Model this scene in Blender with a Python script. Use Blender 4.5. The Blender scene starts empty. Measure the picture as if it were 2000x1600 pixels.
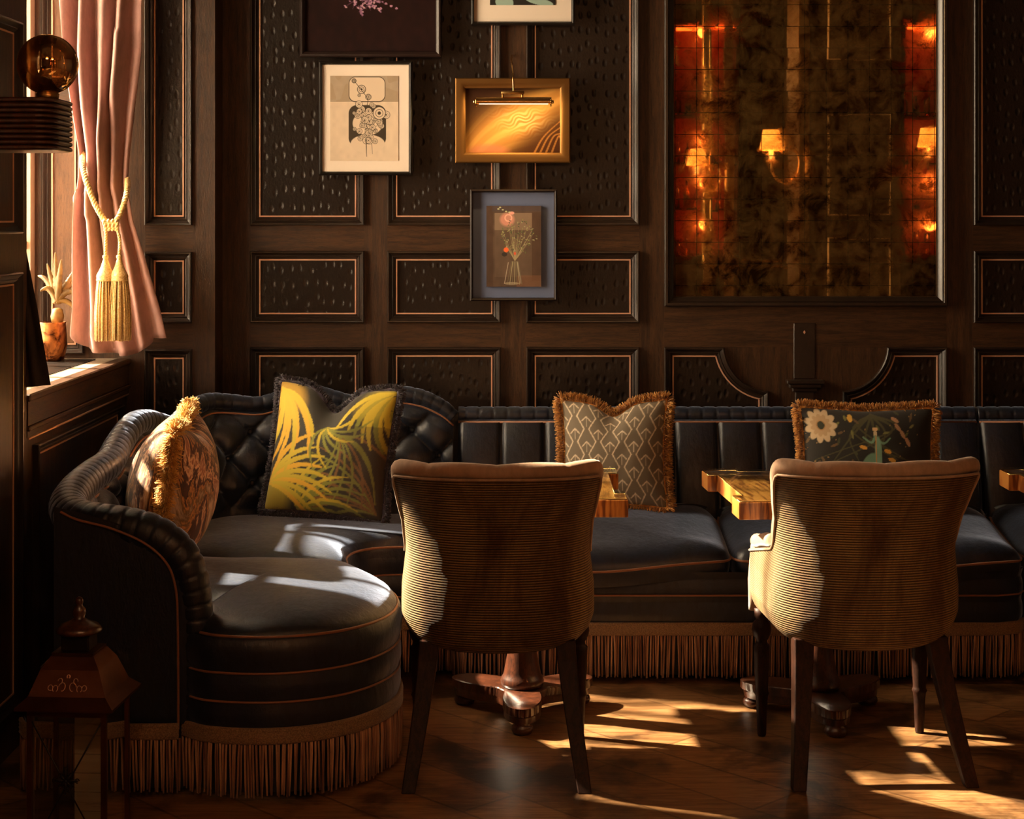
import bpy, math, random
import numpy as np
from mathutils import Vector, Matrix, noise as mnoise
random.seed(7); rng = np.random.default_rng(7)
C = bpy.context.scene.collection
PI = math.pi
# ------------------------------------------------------------------ camera, world, sun, exposure
F = 3330.0; HX = 1020.0; HY = 425.0; EYE = 1.5
cam = bpy.data.cameras.new('camera'); camo = bpy.data.objects.new('camera', cam); C.objects.link(camo)
camo.location = (0, 0, EYE); camo.rotation_euler = (PI/2, 0, 0)
cam.sensor_width = 36; cam.lens = F/2000*36
cam.shift_x = -(HX-1000)/2000; cam.shift_y = -(800-HY)/2000; cam.clip_start = .05
bpy.context.scene.camera = camo
vs = bpy.context.scene.view_settings
vs.view_transform = 'Standard'; vs.look = 'None'; vs.gamma = 1; vs.use_curve_mapping = False; vs.exposure = 0.0
w = bpy.data.worlds.new('sky'); bpy.context.scene.world = w; w.use_nodes = True
w.node_tree.nodes['Background'].inputs[0].default_value = (1.0, .75, .50, 1)
w.node_tree.nodes['Background'].inputs[1].default_value = 23.0
SUN = Vector((1, -.335, -.85)).normalized()
sl = bpy.data.lights.new('sun', 'SUN'); sl.energy = 260; sl.color = (1, .80, .56); sl.angle = math.radians(1.4)
so = bpy.data.objects.new('sun', sl); C.objects.link(so)
so.rotation_euler = SUN.to_track_quat('-Z', 'Y').to_euler(); so.location = (-6, 7, 6)

def P(px, py, Y): return Vector(((px-HX)*Y/F, Y, EYE-(py-HY)*Y/F))

# ------------------------------------------------------------------ materials
MATS = {}
class NT:
    def __init__(s, name):
        s.m = bpy.data.materials.new(name); s.m.use_nodes = True; s.t = s.m.node_tree
        s.b = s.t.nodes['Principled BSDF']; MATS[name] = s.m
    def n(s, typ, **kw):
        nd = s.t.nodes.new(typ)
        for k, v in kw.items():
            if k.startswith('i_'): nd.inputs[k[2:].replace('_', ' ')].default_value = v
            else: setattr(nd, k, v)
        return nd
    def l(s, a, b): s.t.links.new(a, b)
    def coord(s, kind='Object', scale=(1, 1, 1), rot=(0, 0, 0)):
        tc = s.n('ShaderNodeTexCoord'); mp = s.n('ShaderNodeMapping')
        mp.inputs['Scale'].default_value = scale; mp.inputs['Rotation'].default_value = rot
        s.l(tc.outputs[kind], mp.inputs['Vector']); return mp.outputs[0]
    def noise(s, vec, scale=5, detail=4, rough=.5, dist=0):
        nd = s.n('ShaderNodeTexNoise'); s.l(vec, nd.inputs['Vector'])
        nd.inputs['Scale'].default_value = scale; nd.inputs['Detail'].default_value = detail
        nd.inputs['Roughness'].default_value = rough; nd.inputs['Distortion'].default_value = dist
        return nd.outputs['Fac']
    def ramp(s, fac, stops):
        nd = s.n('ShaderNodeValToRGB'); s.l(fac, nd.inputs[0]); e = nd.color_ramp.elements
        e[0].position = stops[0][0]; e[0].color = (*stops[0][1], 1)
        e[1].position = stops[-1][0]; e[1].color = (*stops[-1][1], 1)
        for p, c in stops[1:-1]:
            x = e.new(p); x.color = (*c, 1)
        return nd.outputs[0]
    def mix(s, a, b, fac, mode='MIX'):
        nd = s.n('ShaderNodeMix', data_type='RGBA', blend_type=mode)
        for v, k in ((fac, 0), (a, 6), (b, 7)):
            if hasattr(v, 'links') or hasattr(v, 'is_linked'): s.l(v, nd.inputs[k])
            else: nd.inputs[k].default_value = v if k == 0 else (*v, 1)
        return nd.outputs[2]
    def math(s, op, a, b=None, c=None):
        nd = s.n('ShaderNodeMath', operation=op)
        for i, v in enumerate((a, b, c)):
            if v is None: continue
            if hasattr(v, 'is_linked'): s.l(v, nd.inputs[i])
            else: nd.inputs[i].default_value = v
        return nd.outputs[0]
    def bump(s, h, strength=.5, dist=.01, nrm=None):
        nd = s.n('ShaderNodeBump'); s.l(h, nd.inputs['Height'])
        nd.inputs['Strength'].default_value = strength; nd.inputs['Distance'].default_value = dist
        if nrm is not None: s.l(nrm, nd.inputs['Normal'])
        s.l(nd.outputs[0], s.b.inputs['Normal']); return nd.outputs[0]
    def set(s, **kw):
        for k, v in kw.items():
            k = {'base': 'Base Color', 'rough': 'Roughness', 'metal': 'Metallic', 'sheen': 'Sheen Weight', 'sheenr': 'Sheen Roughness',
                 'sheent': 'Sheen Tint', 'spec': 'Specular IOR Level', 'coat': 'Coat Weight', 'coatr': 'Coat Roughness',
                 'em': 'Emission Color', 'ems': 'Emission Strength', 'trans': 'Transmission Weight', 'aniso': 'Anisotropic'}[k]
            i = s.b.inputs[k]
            if hasattr(v, 'is_linked'): s.l(v, i)
            else: i.default_value = (*v, 1) if isinstance(v, tuple) and len(v) == 3 else v
        return s

def plain(name, base, rough=.5, **kw):
    t = NT(name); t.set(base=base, rough=rough, **kw); return t.m

def wood(name, dark, light, scale, rough=.42, coat=.15, bump=.25):
    t = NT(name); v = t.coord('Object', scale)
    f = t.noise(v, 6, 6, .62, .6); g = t.noise(t.coord('Object', tuple(k*1.3 for k in scale)), 26, 3, .6)
    big = t.noise(t.coord(), 1.7, 2)
    c = t.ramp(f, [(.33, dark), (.66, light)])
    c = t.mix(c, tuple(k*.45 for k in dark), t.math('MULTIPLY', t.math('SUBTRACT', 1, t.math('GREATER_THAN', g, .42)), .55))
    c = t.mix(c, dark, t.math('MULTIPLY', big, .5))
    t.set(base=c, rough=rough, coat=coat, coatr=.35); t.bump(g, bump, .004); return t.m

W1 = (.030, .013, .0055); W2 = (.115, .050, .019)
wood('oak_upright', W1, W2, (14, 14, 1.1)); wood('oak_rail', W1, W2, (1.1, 14, 14))
wood('oak_lit_upright', (.10, .045, .016), (.20, .095, .038), (14, 14, 1.1), .5)  # lighter copy of the upright oak, window light put into its colour
wood('oak_depth', W1, W2, (14, 1.1, 14))
wood('dark_moulding_wood', (.016, .009, .006), (.036, .020, .012), (6, 6, 3), .30, .9, .05)
wood('mahogany', (.030, .008, .003), (.12, .032, .011), (8, 8, 3), .25, .8, .05)
wood('dark_leg_wood', (.010, .0035, .002), (.045, .013, .005), (12, 12, 3), .5, .0, .1); MATS['dark_leg_wood'].node_tree.nodes['Principled BSDF'].inputs['Specular IOR Level'].default_value = .2
plain('copper_bead', (.85, .50, .34), .42, metal=.35)
plain('antique_brass', (.52, .30, .10), .32, metal=1)
plain('bright_brass', (.85, .52, .20), .22, metal=1); plain('sconce_brass', (.85, .48, .16), .4, metal=.55)
plain('black_frame', (.012, .009, .007), .3)
plain('brown_frame', (.018, .008, .006), .4)
plain('dark_iron', (.02, .014, .012), .45, metal=.6)
plain('painted_window_wood', (.62, .46, .32), .5)
plain('pale_bead', (.95, .70, .45), .5)
plain('dark_void', (.004, .003, .003), .8)
plain('plaster_dark', (.05, .028, .015), .8)
# zebra veneer
t = NT('zebra_veneer'); v = t.coord('Object', (1, .12, .12)); f = t.noise(v, 90, 2, .5); f2 = t.noise(t.coord('Object', (1, .1, .1)), 30, 2)
c = t.ramp(f, [(.38, (.10, .025, .006)), (.47, (.42, .15, .03)), (.62, (.62, .27, .06))]); c = t.mix(c, (.30, .09, .02), t.math('MULTIPLY', f2, .5))
t.set(base=c, rough=.3, coat=.25, coatr=.08)
# crocodile-stamped leather
t = NT('crocodile_leather'); xyz = t.n('ShaderNodeSeparateXYZ'); t.l(t.coord('Object'), xyz.inputs[0]); cmb = t.n('ShaderNodeCombineXYZ')
warp = t.noise(t.coord(), 2.2, 2); t.l(t.math('MULTIPLY_ADD', t.math('ADD', xyz.outputs[0], xyz.outputs[1]), 29, t.math('MULTIPLY', warp, 1.6)), cmb.inputs[0]); t.l(t.math('MULTIPLY', xyz.outputs[2], 17), cmb.inputs[1]); v = cmb.outputs[0]
vo = t.n('ShaderNodeTexVoronoi', feature='F1', voronoi_dimensions='2D'); vo.inputs['Randomness'].default_value = .55; t.l(v, vo.inputs['Vector']); vo.inputs['Scale'].default_value = 1
nz = t.noise(t.coord('Object', (1, 1, .6)), 140, 3, .6)
dim = t.math('MULTIPLY', t.math('LESS_THAN', vo.outputs['Distance'], .34), 1)
sm = t.n('ShaderNodeMapRange', interpolation_type='SMOOTHSTEP'); t.l(vo.outputs['Distance'], sm.inputs[0]); sm.inputs[1].default_value = .03; sm.inputs[2].default_value = .30
h = t.math('ADD', sm.outputs[0], t.math('MULTIPLY', nz, .38)); t.bump(h, .55, .004)
t.set(base=t.ramp(nz, [(.3, (.010, .006, .004)), (.7, (.020, .011, .007))]), rough=.36, spec=.5)
# parquet boards, laid diagonally
t = NT('floor_boards'); v = t.coord('Object', (1, 1, 1), (0, 0, math.radians(46)))
br = t.n('ShaderNodeTexBrick'); t.l(v, br.inputs['Vector']); br.offset = .37
for k, x in (('Scale', 1), ('Mortar Size', .0045), ('Mortar Smooth', .1), ('Bias', 0), ('Brick Width', 1.35), ('Row Height', .18)): br.inputs[k].default_value = x
br.inputs['Color1'].default_value = (.30, .30, .30, 1); br.inputs['Color2'].default_value = (1, 1, 1, 1); br.inputs['Mortar'].default_value = (.0, .0, .0, 1)
v2 = t.coord('Object', (1, 9, 1), (0, 0, math.radians(46)))
g = t.noise(v2, 7, 7, .65, .8); blot = t.noise(t.coord(), 3.4, 5, .62, .5); scr = t.noise(t.coord('Object', (1, 14, 1), (0, 0, math.radians(46))), 22, 3, .7)
c = t.ramp(g, [(.28, (.13, .052, .018)), (.5, (.34, .165, .062)), (.75, (.54, .30, .135))])
c = t.mix(c, br.outputs['Color'], .55, 'MULTIPLY')
c = t.mix(c, (.022, .010, .005), t.math('MULTIPLY', t.ramp(blot, [(.47, (0, 0, 0)), (.60, (1, 1, 1))]), .85))
t.set(base=c, rough=t.math('MULTIPLY_ADD', scr, .35, .18), spec=.5)
hh = t.math('ADD', t.math('MULTIPLY', g, .25), t.math('MULTIPLY', br.outputs['Fac'], -1.0)); t.bump(hh, .35, .004)

def velvet(name, base, sheen=1.0, tint=(1, 1, 1), rough=.45, nap=.5, scale=3.0, bump=.3, spec=.35, hi=2.2):
    t = NT(name); n1 = t.noise(t.coord('Object', (1, 1, 1)), scale, 5, .65, 1.2); n2 = t.noise(t.coord('Object', (1, 1, .35)), scale*9, 4, .7, .4)
    f = t.math('MULTIPLY_ADD', n2, .5, t.math('MULTIPLY', n1, .5))
    c = t.ramp(f, [(.42, base), (.58, tuple(min(1, k*hi) for k in base))])
    t.set(base=c, rough=t.math('MULTIPLY_ADD', f, -nap, rough+nap*.5), sheen=sheen, sheenr=.35, sheent=(*tint, 1), spec=spec)
    t.bump(t.math('MULTIPLY_ADD', t.noise(t.coord(), 60, 3), .2, f), bump, .008); return t.m
velvet('navy_velvet', (.0025, .004, .009), 1.0, (.42, .52, .78), .46, .9, 4.0, .40, .75, 3.5)
velvet('pink_velvet', (.38, .215, .19), .35, (1, .8, .75), .7, .3, 5, .1, .2, 1.25)
velvet('shaded_drape_velvet', (.012, .006, .005), .1, (1, .8, .7), .8, .1)  # twin of the pink velvet, its shade put into the colour
velvet('mauve_velvet', (.36, .22, .14), .6, (1, .9, .8), .7, .3, 6, .15, .2, 1.3)
plain('gold_piping', (.30, .115, .05), .45, sheen=.3)
# corduroy, ribs follow the UV height
t = NT('corduroy'); tc = t.n('ShaderNodeTexCoord'); sp = t.n('ShaderNodeSeparateXYZ'); t.l(tc.outputs['UV'], sp.inputs[0])
s_ = t.math('MULTIPLY_ADD', t.math('SINE', t.math('MULTIPLY', sp.outputs[1], 2*PI/.0068)), .5, .5)
nap = t.noise(t.coord('Object', (1, 1, .28)), 8, 5, .65, .5); spk = t.noise(t.coord(), 260, 2, .7)
lit = t.ramp(nap, [(.36, (.15, .065, .022)), (.62, (.48, .30, .115))]); gro = (.030, .012, .005)
c = t.mix(gro, lit, t.math('MULTIPLY', s_, t.math('MULTIPLY_ADD', spk, .8, .45)))
t.set(base=c, rough=.75, sheen=.25, sheenr=.4, sheent=(1, .75, .45, 1), spec=.25); t.bump(t.math('MULTIPLY_ADD', spk, .3, s_), .8, .003)
# cords, trims
def cord(name, c1, c2, sc=160, zs=1):
    t = NT(name); f = t.noise(t.coord('Object', (1, 1, zs)), sc, 2); t.set(base=t.ramp(f, [(.35, c1), (.65, c2)]), rough=.65, sheen=.3); t.bump(f, .4, .002); return t.m
cord('fringe_cord', (.16, .050, .022), (.66, .36, .19), 110, .03); cord('braid_cord', (.16, .09, .045), (.36, .22, .11), 300)
cord('gold_rope', (.62, .36, .09), (.95, .66, .26), 200)
cord('ochre_fringe', (.34, .125, .018), (.75, .36, .07), 60); cord('golden_fringe', (.60, .27, .03), (.95, .55, .14), 60); cord('navy_fringe', (.012, .008, .016), (.05, .035, .06), 60)
# vertex painted art: colour carried by the surface itself
for nm, r, kw in (('painted_paper', .6, {}), ('printed_velvet', .75, dict(sheen=.2)), ('oil_paint', .6, dict(spec=.15))):
    t = NT(nm); a = t.n('ShaderNodeVertexColor', layer_name='paint'); t.set(base=a.outputs[0], rough=r, **kw)
    t.bump(t.noise(t.coord(), 300 if nm == 'printed_velvet' else 120, 3), .15, .001)
# marbled velvet
t = NT('marbled_velvet'); f = t.noise(t.coord('Object', (1, 1, .55)), 5.5, 5, .6, 2.6)
c = t.ramp(f, [(.30, (.75, .45, .30)), (.40, (.30, .085, .03)), (.44, (.85, .50, .28)), (.475, (.10, .025, .01)), (.54, (.05, .018, .01)), (.565, (.62, .25, .07)), (.60, (.14, .07, .015)), (.72, (.80, .55, .38))])
t.set(base=c, rough=.7, sheen=.3)
plain('cream_mat', (.92, .80, .67), .7)
plain('old_gilt', (.26, .13, .035), .42, metal=.8); plain('blue_mat', (.16, .20, .34), .7)
# clear panes: a see-through sheet with a mirror-like reflection
def pane(name, tint, refl=1.0, rough=.02, add=0, gold=(1, 1, 1)):  # add: how metallic the coating is
    t = NT(name); tr = t.n('ShaderNodeBsdfTransparent'); tr.inputs[0].default_value = (*tint, 1)
    gl = t.n('ShaderNodeBsdfGlossy'); gl.inputs['Roughness'].default_value = rough; fr = t.n('ShaderNodeFresnel'); fr.inputs[0].default_value = 1.5
    mx = t.n('ShaderNodeMixShader'); gl.inputs[0].default_value = (*gold, 1); t.l(t.math('MINIMUM', t.math('MULTIPLY_ADD', fr.outputs[0], refl, add), .85), mx.inputs[0]); t.l(tr.outputs[0], mx.inputs[1]); t.l(gl.outputs[0], mx.inputs[2])
    t.l(mx.outputs[0], t.t.nodes['Material Output'].inputs[0]); return t.m
pane('window_pane', (.96, .97, .96)); pane('lantern_pane', (.9, .88, .82), 1.2); pane('table_glass', (.92, .97, .94), .5)
pane('smoked_globe', (.55, .36, .16), 1.5, .01, .42, (1, .74, .40))
pane('bar_glass', (.9, .55, .3), 3)
# antique mirror in small tiles
t = NT('antique_mirror'); v = t.coord('Object', (1, 1, 1))
br = t.n('ShaderNodeTexBrick'); mp = t.n('ShaderNodeSeparateXYZ'); t.l(v, mp.inputs[0]); cb = t.n('ShaderNodeCombineXYZ'); t.l(mp.outputs[0], cb.inputs[0]); t.l(mp.outputs[2], cb.inputs[1]); t.l(cb.outputs[0], br.inputs['Vector'])
br.offset = 0; br.squash = 1
for k, x in (('Scale', 1), ('Mortar Size', .0012), ('Mortar Smooth', 0), ('Bias', 0), ('Brick Width', .0805), ('Row Height', .0805)): br.inputs[k].default_value = x
vs2 = t.n('ShaderNodeVectorMath', operation='SCALE'); t.l(cb.outputs[0], vs2.inputs[0]); vs2.inputs['Scale'].default_value = 1/.0805
fl = t.n('ShaderNodeVectorMath', operation='FLOOR'); t.l(vs2.outputs[0], fl.inputs[0])
wn = t.n('ShaderNodeTexWhiteNoise', noise_dimensions='2D'); t.l(fl.outputs[0], wn.inputs['Vector'])
sb = t.n('ShaderNodeVectorMath', operation='SUBTRACT'); t.l(wn.outputs['Color'], sb.inputs[0]); sb.inputs[1].default_value = (.5, .5, .5)
sc = t.n('ShaderNodeVectorMath', operation='SCALE'); t.l(sb.outputs[0], sc.inputs[0]); sc.inputs['Scale'].default_value = .0012
ge = t.n('ShaderNodeNewGeometry'); ad = t.n('ShaderNodeVectorMath', operation='ADD'); t.l(ge.outputs['Normal'], ad.inputs[0]); t.l(sc.outputs[0], ad.inputs[1])
nm_ = t.n('ShaderNodeVectorMath', operation='NORMALIZE'); t.l(ad.outputs[0], nm_.inputs[0])
pat = t.noise(t.coord(), 13, 9, .74, .5); pat2 = t.noise(t.coord(), 3.5, 3, .5)
pf = t.math('MULTIPLY_ADD', pat2, .4, t.math('MULTIPLY', pat, .6))
base = t.ramp(pf, [(.40, (.16, .09, .03)), (.49, (.70, .44, .17)), (.58, (.95, .68, .32))]); base = t.mix(base, (.02, .01, .005), br.outputs['Fac'])
gl = t.n('ShaderNodeBsdfGlossy'); t.l(base, gl.inputs[0]); t.l(nm_.outputs[0], gl.inputs['Normal']); t.l(t.ramp(pf, [(.40, (.10,)*3), (.52, (.015,)*3)]), gl.inputs['Roughness'])
di = t.n('ShaderNodeBsdfDiffuse'); t.l(t.ramp(pat, [(.42, (.02, .010, .003)), (.50, (.16, .085, .022)), (.60, (.32, .17, .05))]), di.inputs[0])
mx = t.n('ShaderNodeMixShader'); mx.inputs[0].default_value = .27; t.l(gl.outputs[0], mx.inputs[1]); t.l(di.outputs[0], mx.inputs[2])
t.l(mx.outputs[0], t.t.nodes['Material Output'].inputs[0])
# misc
t = NT('sconce_shade_silk'); t.set(base=(.85, .45, .18), rough=.8, em=(1, .34, .06), ems=2.6)
plain('candle_ivory', (.9, .8, .6), .5, em=(1, .55, .18), ems=2.5)
plain('picture_lamp_tube', (1, .8, .5), .5, em=(1, .52, .16), ems=7)
plain('red_bar_light', (1, .3, .1), .5, em=(1, .10, .015), ems=7)
plain('red_lacquer', (.50, .06, .015), .35)
t = NT('copper_pot'); f = t.noise(t.coord(), 16, 4, .6, 1); t.set(base=t.ramp(f, [(.4, (.07, .02, .008)), (.55, (.55, .20, .06))]), rough=.3, metal=.85)
t = NT('aloe_leaf'); f = t.noise(t.coord(), 30, 3); t.set(base=t.ramp(f, [(.3, (.10, .055, .012)), (.7, (.28, .16, .035))]), rough=.5)
t = NT('pale_floor_reflection'); f = t.noise(t.coord('Object', (.5, 6, 6)), 12, 5, .7); t.set(base=t.ramp(f, [(.3, (.22, .17, .12)), (.40, (.80, .74, .62)), (.7, (.95, .92, .82))]), rough=.8)  # pale colour imitates lit floor mirrored in the lantern glass
t = NT('aged_copper'); f = t.noise(t.coord(), 9, 4); t.set(base=t.ramp(f, [(.3, (.07, .022, .010)), (.7, (.20, .075, .035))]), rough=.35, metal=.85)
t = NT('stone_sill'); f = t.noise(t.coord('Object', (1, 1, 1)), 60, 4, .7); t.set(base=t.ramp(f, [(.3, (.30, .22, .15)), (.7, (.50, .40, .30))]), rough=.5)

# ------------------------------------------------------------------ helpers
ORG = {}
def org(p): return ORG.get(p.name, Vector((0, 0, 0))) if p else Vector((0, 0, 0))
def obj(name, verts, faces, mat, parent=None, smooth=True, mats=None, midx=None, uv=None, col=None, kind=None):
    me = bpy.data.meshes.new(name); o0 = org(parent)
    V = [(v[0]-o0[0], v[1]-o0[1], v[2]-o0[2]) for v in verts]
    me.from_pydata(V, [], faces); 
    for m in (mats or [mat]): me.materials.append(MATS[m])
    if midx is not None: me.polygons.foreach_set('material_index', midx)
    if smooth is True: me.polygons.foreach_set('use_smooth', [True]*len(me.polygons))
    elif isinstance(smooth, (int, float)) and smooth: 
        me.polygons.foreach_set('use_smooth', [True]*len(me.polygons))
        if hasattr(me, 'set_sharp_from_angle'): me.set_sharp_from_angle(angle=math.radians(smooth))
    if uv is not None:
        ul = me.uv_layers.new(name='UVMap'); idx = np.empty(len(me.loops), dtype=np.int32); me.loops.foreach_get('vertex_index', idx)
        ul.data.foreach_set('uv', np.asarray(uv, dtype=np.float32)[idx].ravel())
    if col is not None:
        ca = me.color_attributes.new('paint', 'FLOAT_COLOR', 'POINT'); cc = np.ones((len(verts), 4), dtype=np.float32); cc[:, :3] = col
        ca.data.foreach_set('color', cc.ravel())
    me.update()
    o = bpy.data.objects.new(name, me); C.objects.link(o)
    if parent: o.parent = parent; ORG[o.name] = o0
    if kind: o['kind'] = kind
    return o
def thing(name, label, cat, loc=(0, 0, 0), group=None, rz=0):
    o = bpy.data.objects.new(name, None); C.objects.link(o); o.location = loc; o.rotation_euler = (0, 0, rz); o.empty_display_size = .05
    o['label'] = label; o['category'] = cat
    if group: o['group'] = group
    ORG[o.name] = Vector(loc); return o
def local(o): ORG[o.name] = Vector((0, 0, 0)); return o
def copy_thing(root, loc, rz, label):
    r = root.copy(); C.objects.link(r); r.location = loc; r.rotation_euler = (0, 0, rz); r['label'] = label
    for ch in list(root.children):
        c = ch.copy(); C.objects.link(c); c.parent = r
        for g in list(ch.children):
            d = g.copy(); C.objects.link(d); d.parent = c
    return r

class MB:
    def __init__(s): s.v = []; s.f = []; s.mi = []
    def add(s, v, f, mi=0):
        n = len(s.v); s.v += [tuple(x) for x in v]; s.f += [tuple(i+n for i in q) for q in f]; s.mi += [mi]*len(f); return s
    def box(s, a, b, mi=0, bev=0):
        x0, y0, z0 = a; x1, y1, z1 = b
        if bev <= 0:
            return s.add([(x0, y0, z0), (x1, y0, z0), (x1, y1, z0), (x0, y1, z0), (x0, y0, z1), (x1, y0, z1), (x1, y1, z1), (x0, y1, z1)],
                  [(0, 3, 2, 1), (4, 5, 6, 7), (0, 1, 5, 4), (1, 2, 6, 5), (2, 3, 7, 6), (3, 0, 4, 7)], mi)
        vs_, fs = [], []
        rings = [(bev, z0), (0, z0+bev), (0, z1-bev), (bev, z1)]
        for i, z in rings:
            c = bev
            for (px, py) in ((x0+c, y0+i), (x1-c, y0+i), (x1-i, y0+c), (x1-i, y1-c), (x1-c, y1-i), (x0+c, y1-i), (x0+i, y1-c), (x0+i, y0+c)): vs_.append((px, py, z))
        for r in range(3):
            for k in range(8): fs.append((r*8+k, r*8+(k+1) % 8, (r+1)*8+(k+1) % 8, (r+1)*8+k))
        fs.append(tuple(range(7, -1, -1))); fs.append(tuple(range(24, 32))); return s.add(vs_, fs, mi)
    def tube(s, pts, r, n=8, closed=False, mi=0, cap=True, flat=1):
        pts = [Vector(p) for p in pts]; m = len(pts); rr = r if hasattr(r, '__len__') else [r]*m
        vs_, fs = [], []; ref = None
        for i, p in enumerate(pts):
            a = pts[(i-1) % m] if (closed or i > 0) else p; b = pts[(i+1) % m] if (closed or i < m-1) else p
            d = (b-a); d = d.normalized() if d.length > 1e-9 else Vector((0, 0, 1))
            if ref is None:
                ref = Vector((0, 0, 1)) if abs(d.z) < .9 else Vector((1, 0, 0))
            u = (ref - d*ref.dot(d)); u = u.normalized() if u.length > 1e-6 else d.orthogonal().normalized(); w_ = d.cross(u); ref = u
            for k in range(n):
                an = 2*PI*k/n; vs_.append(p + (u*math.cos(an)*flat + w_*math.sin(an))*rr[i])
        for i in range(m if closed else m-1):
            j = (i+1) % m
            for k in range(n): fs.append((i*n+k, i*n+(k+1) % n, j*n+(k+1) % n, j*n+k))
        if cap and not closed: fs.append(tuple(range(n-1, -1, -1))); fs.append(tuple((m-1)*n+k for k in range(n)))
        return s.add(vs_, fs, mi)
    def lathe(s, prof, c=(0, 0, 0), n=24, mi=0, cap=True, wob=None):
        vs_, fs = [], []
        for r, z in prof:
            for k in range(n):
                an = 2*PI*k/n; q = r*(wob(an, z) if wob else 1); vs_.append((c[0]+q*math.cos(an), c[1]+q*math.sin(an), c[2]+z))
        m = len(prof)
        for i in range(m-1):
            for k in range(n): fs.append((i*n+k, i*n+(k+1) % n, (i+1)*n+(k+1) % n, (i+1)*n+k))
        if cap: fs.append(tuple(range(n-1, -1, -1))); fs.append(tuple((m-1)*n+k for k in range(n)))
        return s.add(vs_, fs, mi)
    def grid(s, fn, nu, nv, mi=0, closed_u=False):
        vs_ = [fn(i/(nu if closed_u else nu-1), j/(nv-1)) for j in range(nv) for i in range(nu)]; fs = []
        for j in range(nv-1):
            for i in range(nu if closed_u else nu-1):
                i2 = (i+1) % nu; fs.append((j*nu+i, j*nu+i2, (j+1)*nu+i2, (j+1)*nu+i))
        return s.add(vs_, fs, mi)
    def xf(s, M): s.v = [tuple(M @ Vector(v)) for v in s.v]; return s
    def build(s, name, mat, parent=None, smooth=True, mats=None, **kw): return obj(name, s.v, s.f, mat, parent, smooth, mats, s.mi if mats else None, **kw)

def lerp_tab(tab, x):
    xs = [a for a, b in tab]; ys = [b for a, b in tab]; return float(np.interp(x, xs, ys))
def catmull(pts, n=10, closed=False):
    pts = [Vector(p) for p in pts]; out = []; m = len(pts)
    for i in range(m if closed else m-1):
        p1 = pts[i]; p2 = pts[(i+1) % m]
        p0 = pts[i-1] if (closed or i > 0) else p1*2-p2; p3 = pts[(i+2) % m] if (closed or i < m-2) else p2*2-p1
        for k in range(n):
            t_ = k/n; out.append(.5*((2*p1)+(p2-p0)*t_+(2*p0-5*p1+4*p2-p3)*t_*t_+(3*p1-3*p2+p3-p0)*t_**3))
    if not closed: out.append(pts[-1])
    return out
def resample(pts, step):
    pts = [Vector(p) for p in pts]; d = [0]
    for a, b in zip(pts, pts[1:]): d.append(d[-1]+(b-a).length)
    n = max(2, int(d[-1]/step)+1); out = []; j = 0
    for i in range(n):
        s_ = d[-1]*i/(n-1)
        while j < len(d)-2 and d[j+1] < s_: j += 1
        k = (s_-d[j])/max(1e-9, d[j+1]-d[j]); out.append(pts[j].lerp(pts[j+1], k))
    return out, d[-1]
def poly_offset(poly, d):
    # inward mitred offset of a closed counter-clockwise (x, z) polygon
    n = len(poly); out = []
    for i in range(n):
        a = Vector(poly[i-1]); b = Vector(poly[i]); c = Vector(poly[(i+1) % n])
        e1 = (b-a).normalized(); e2 = (c-b).normalized(); n1 = Vector((-e1.y, e1.x)); n2 = Vector((-e2.y, e2.x))
        m = n1+n2; m = m/max(1e-6, m.dot(n1)); out.append(b+m*d)
    return out
def frame_sweep(poly, prof, y0, plane='xz', sgn=-1):
    # prof: list of (inward offset, protrusion towards the room)
    mb = MB(); rows = []
    for off, pr in prof: rows.append([(q.x, q.y, pr) for q in poly_offset(poly, off)])
    n = len(poly); V = []
    for r in rows:
        for (a, b, pr) in r: V.append((a, y0-pr, b) if plane == 'xz' else (y0+pr, a, b))
    Fc = []
    for i in range(len(rows)-1):
        for k in range(n):
            q = (i*n+k, i*n+(k+1) % n, (i+1)*n+(k+1) % n, (i+1)*n+k); Fc.append(q if plane == 'xz' else q[::-1])
    mb.add(V, Fc); return mb
def rect(x0, z0, x1, z1): return [(x0, z0), (x1, z0), (x1, z1), (x0, z1)]
MPROF = [(0, 0), (0, .018), (.003, .022), (.006, .021), (.009, .016), (.017, .009), (.020, .0105), (.026, .004), (.031, -.005), (.034, -.005)]
def panel(poly, y0, parent, plane='xz', leather='crocodile_leather', mat='dark_moulding_wood'):
    sg = .012
    frame_sweep(poly, MPROF, y0, plane).build('panel_moulding', mat, parent, 30)
    frame_sweep(poly, [(.031, -.006), (.031, .003), (.036, .003), (.036, -.008)], y0, plane).build('bead', 'copper_bead', parent, False)
    q = poly_offset(poly, .033)
    V = [((p.x, y0+.006, p.y) if plane == 'xz' else (y0-.006, p.x, p.y)) for p in q]
    obj('leather_panel', V, [tuple(range(len(V))) if plane == 'xz' else tuple(range(len(V)-1, -1, -1))], leather, parent, False)

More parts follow.
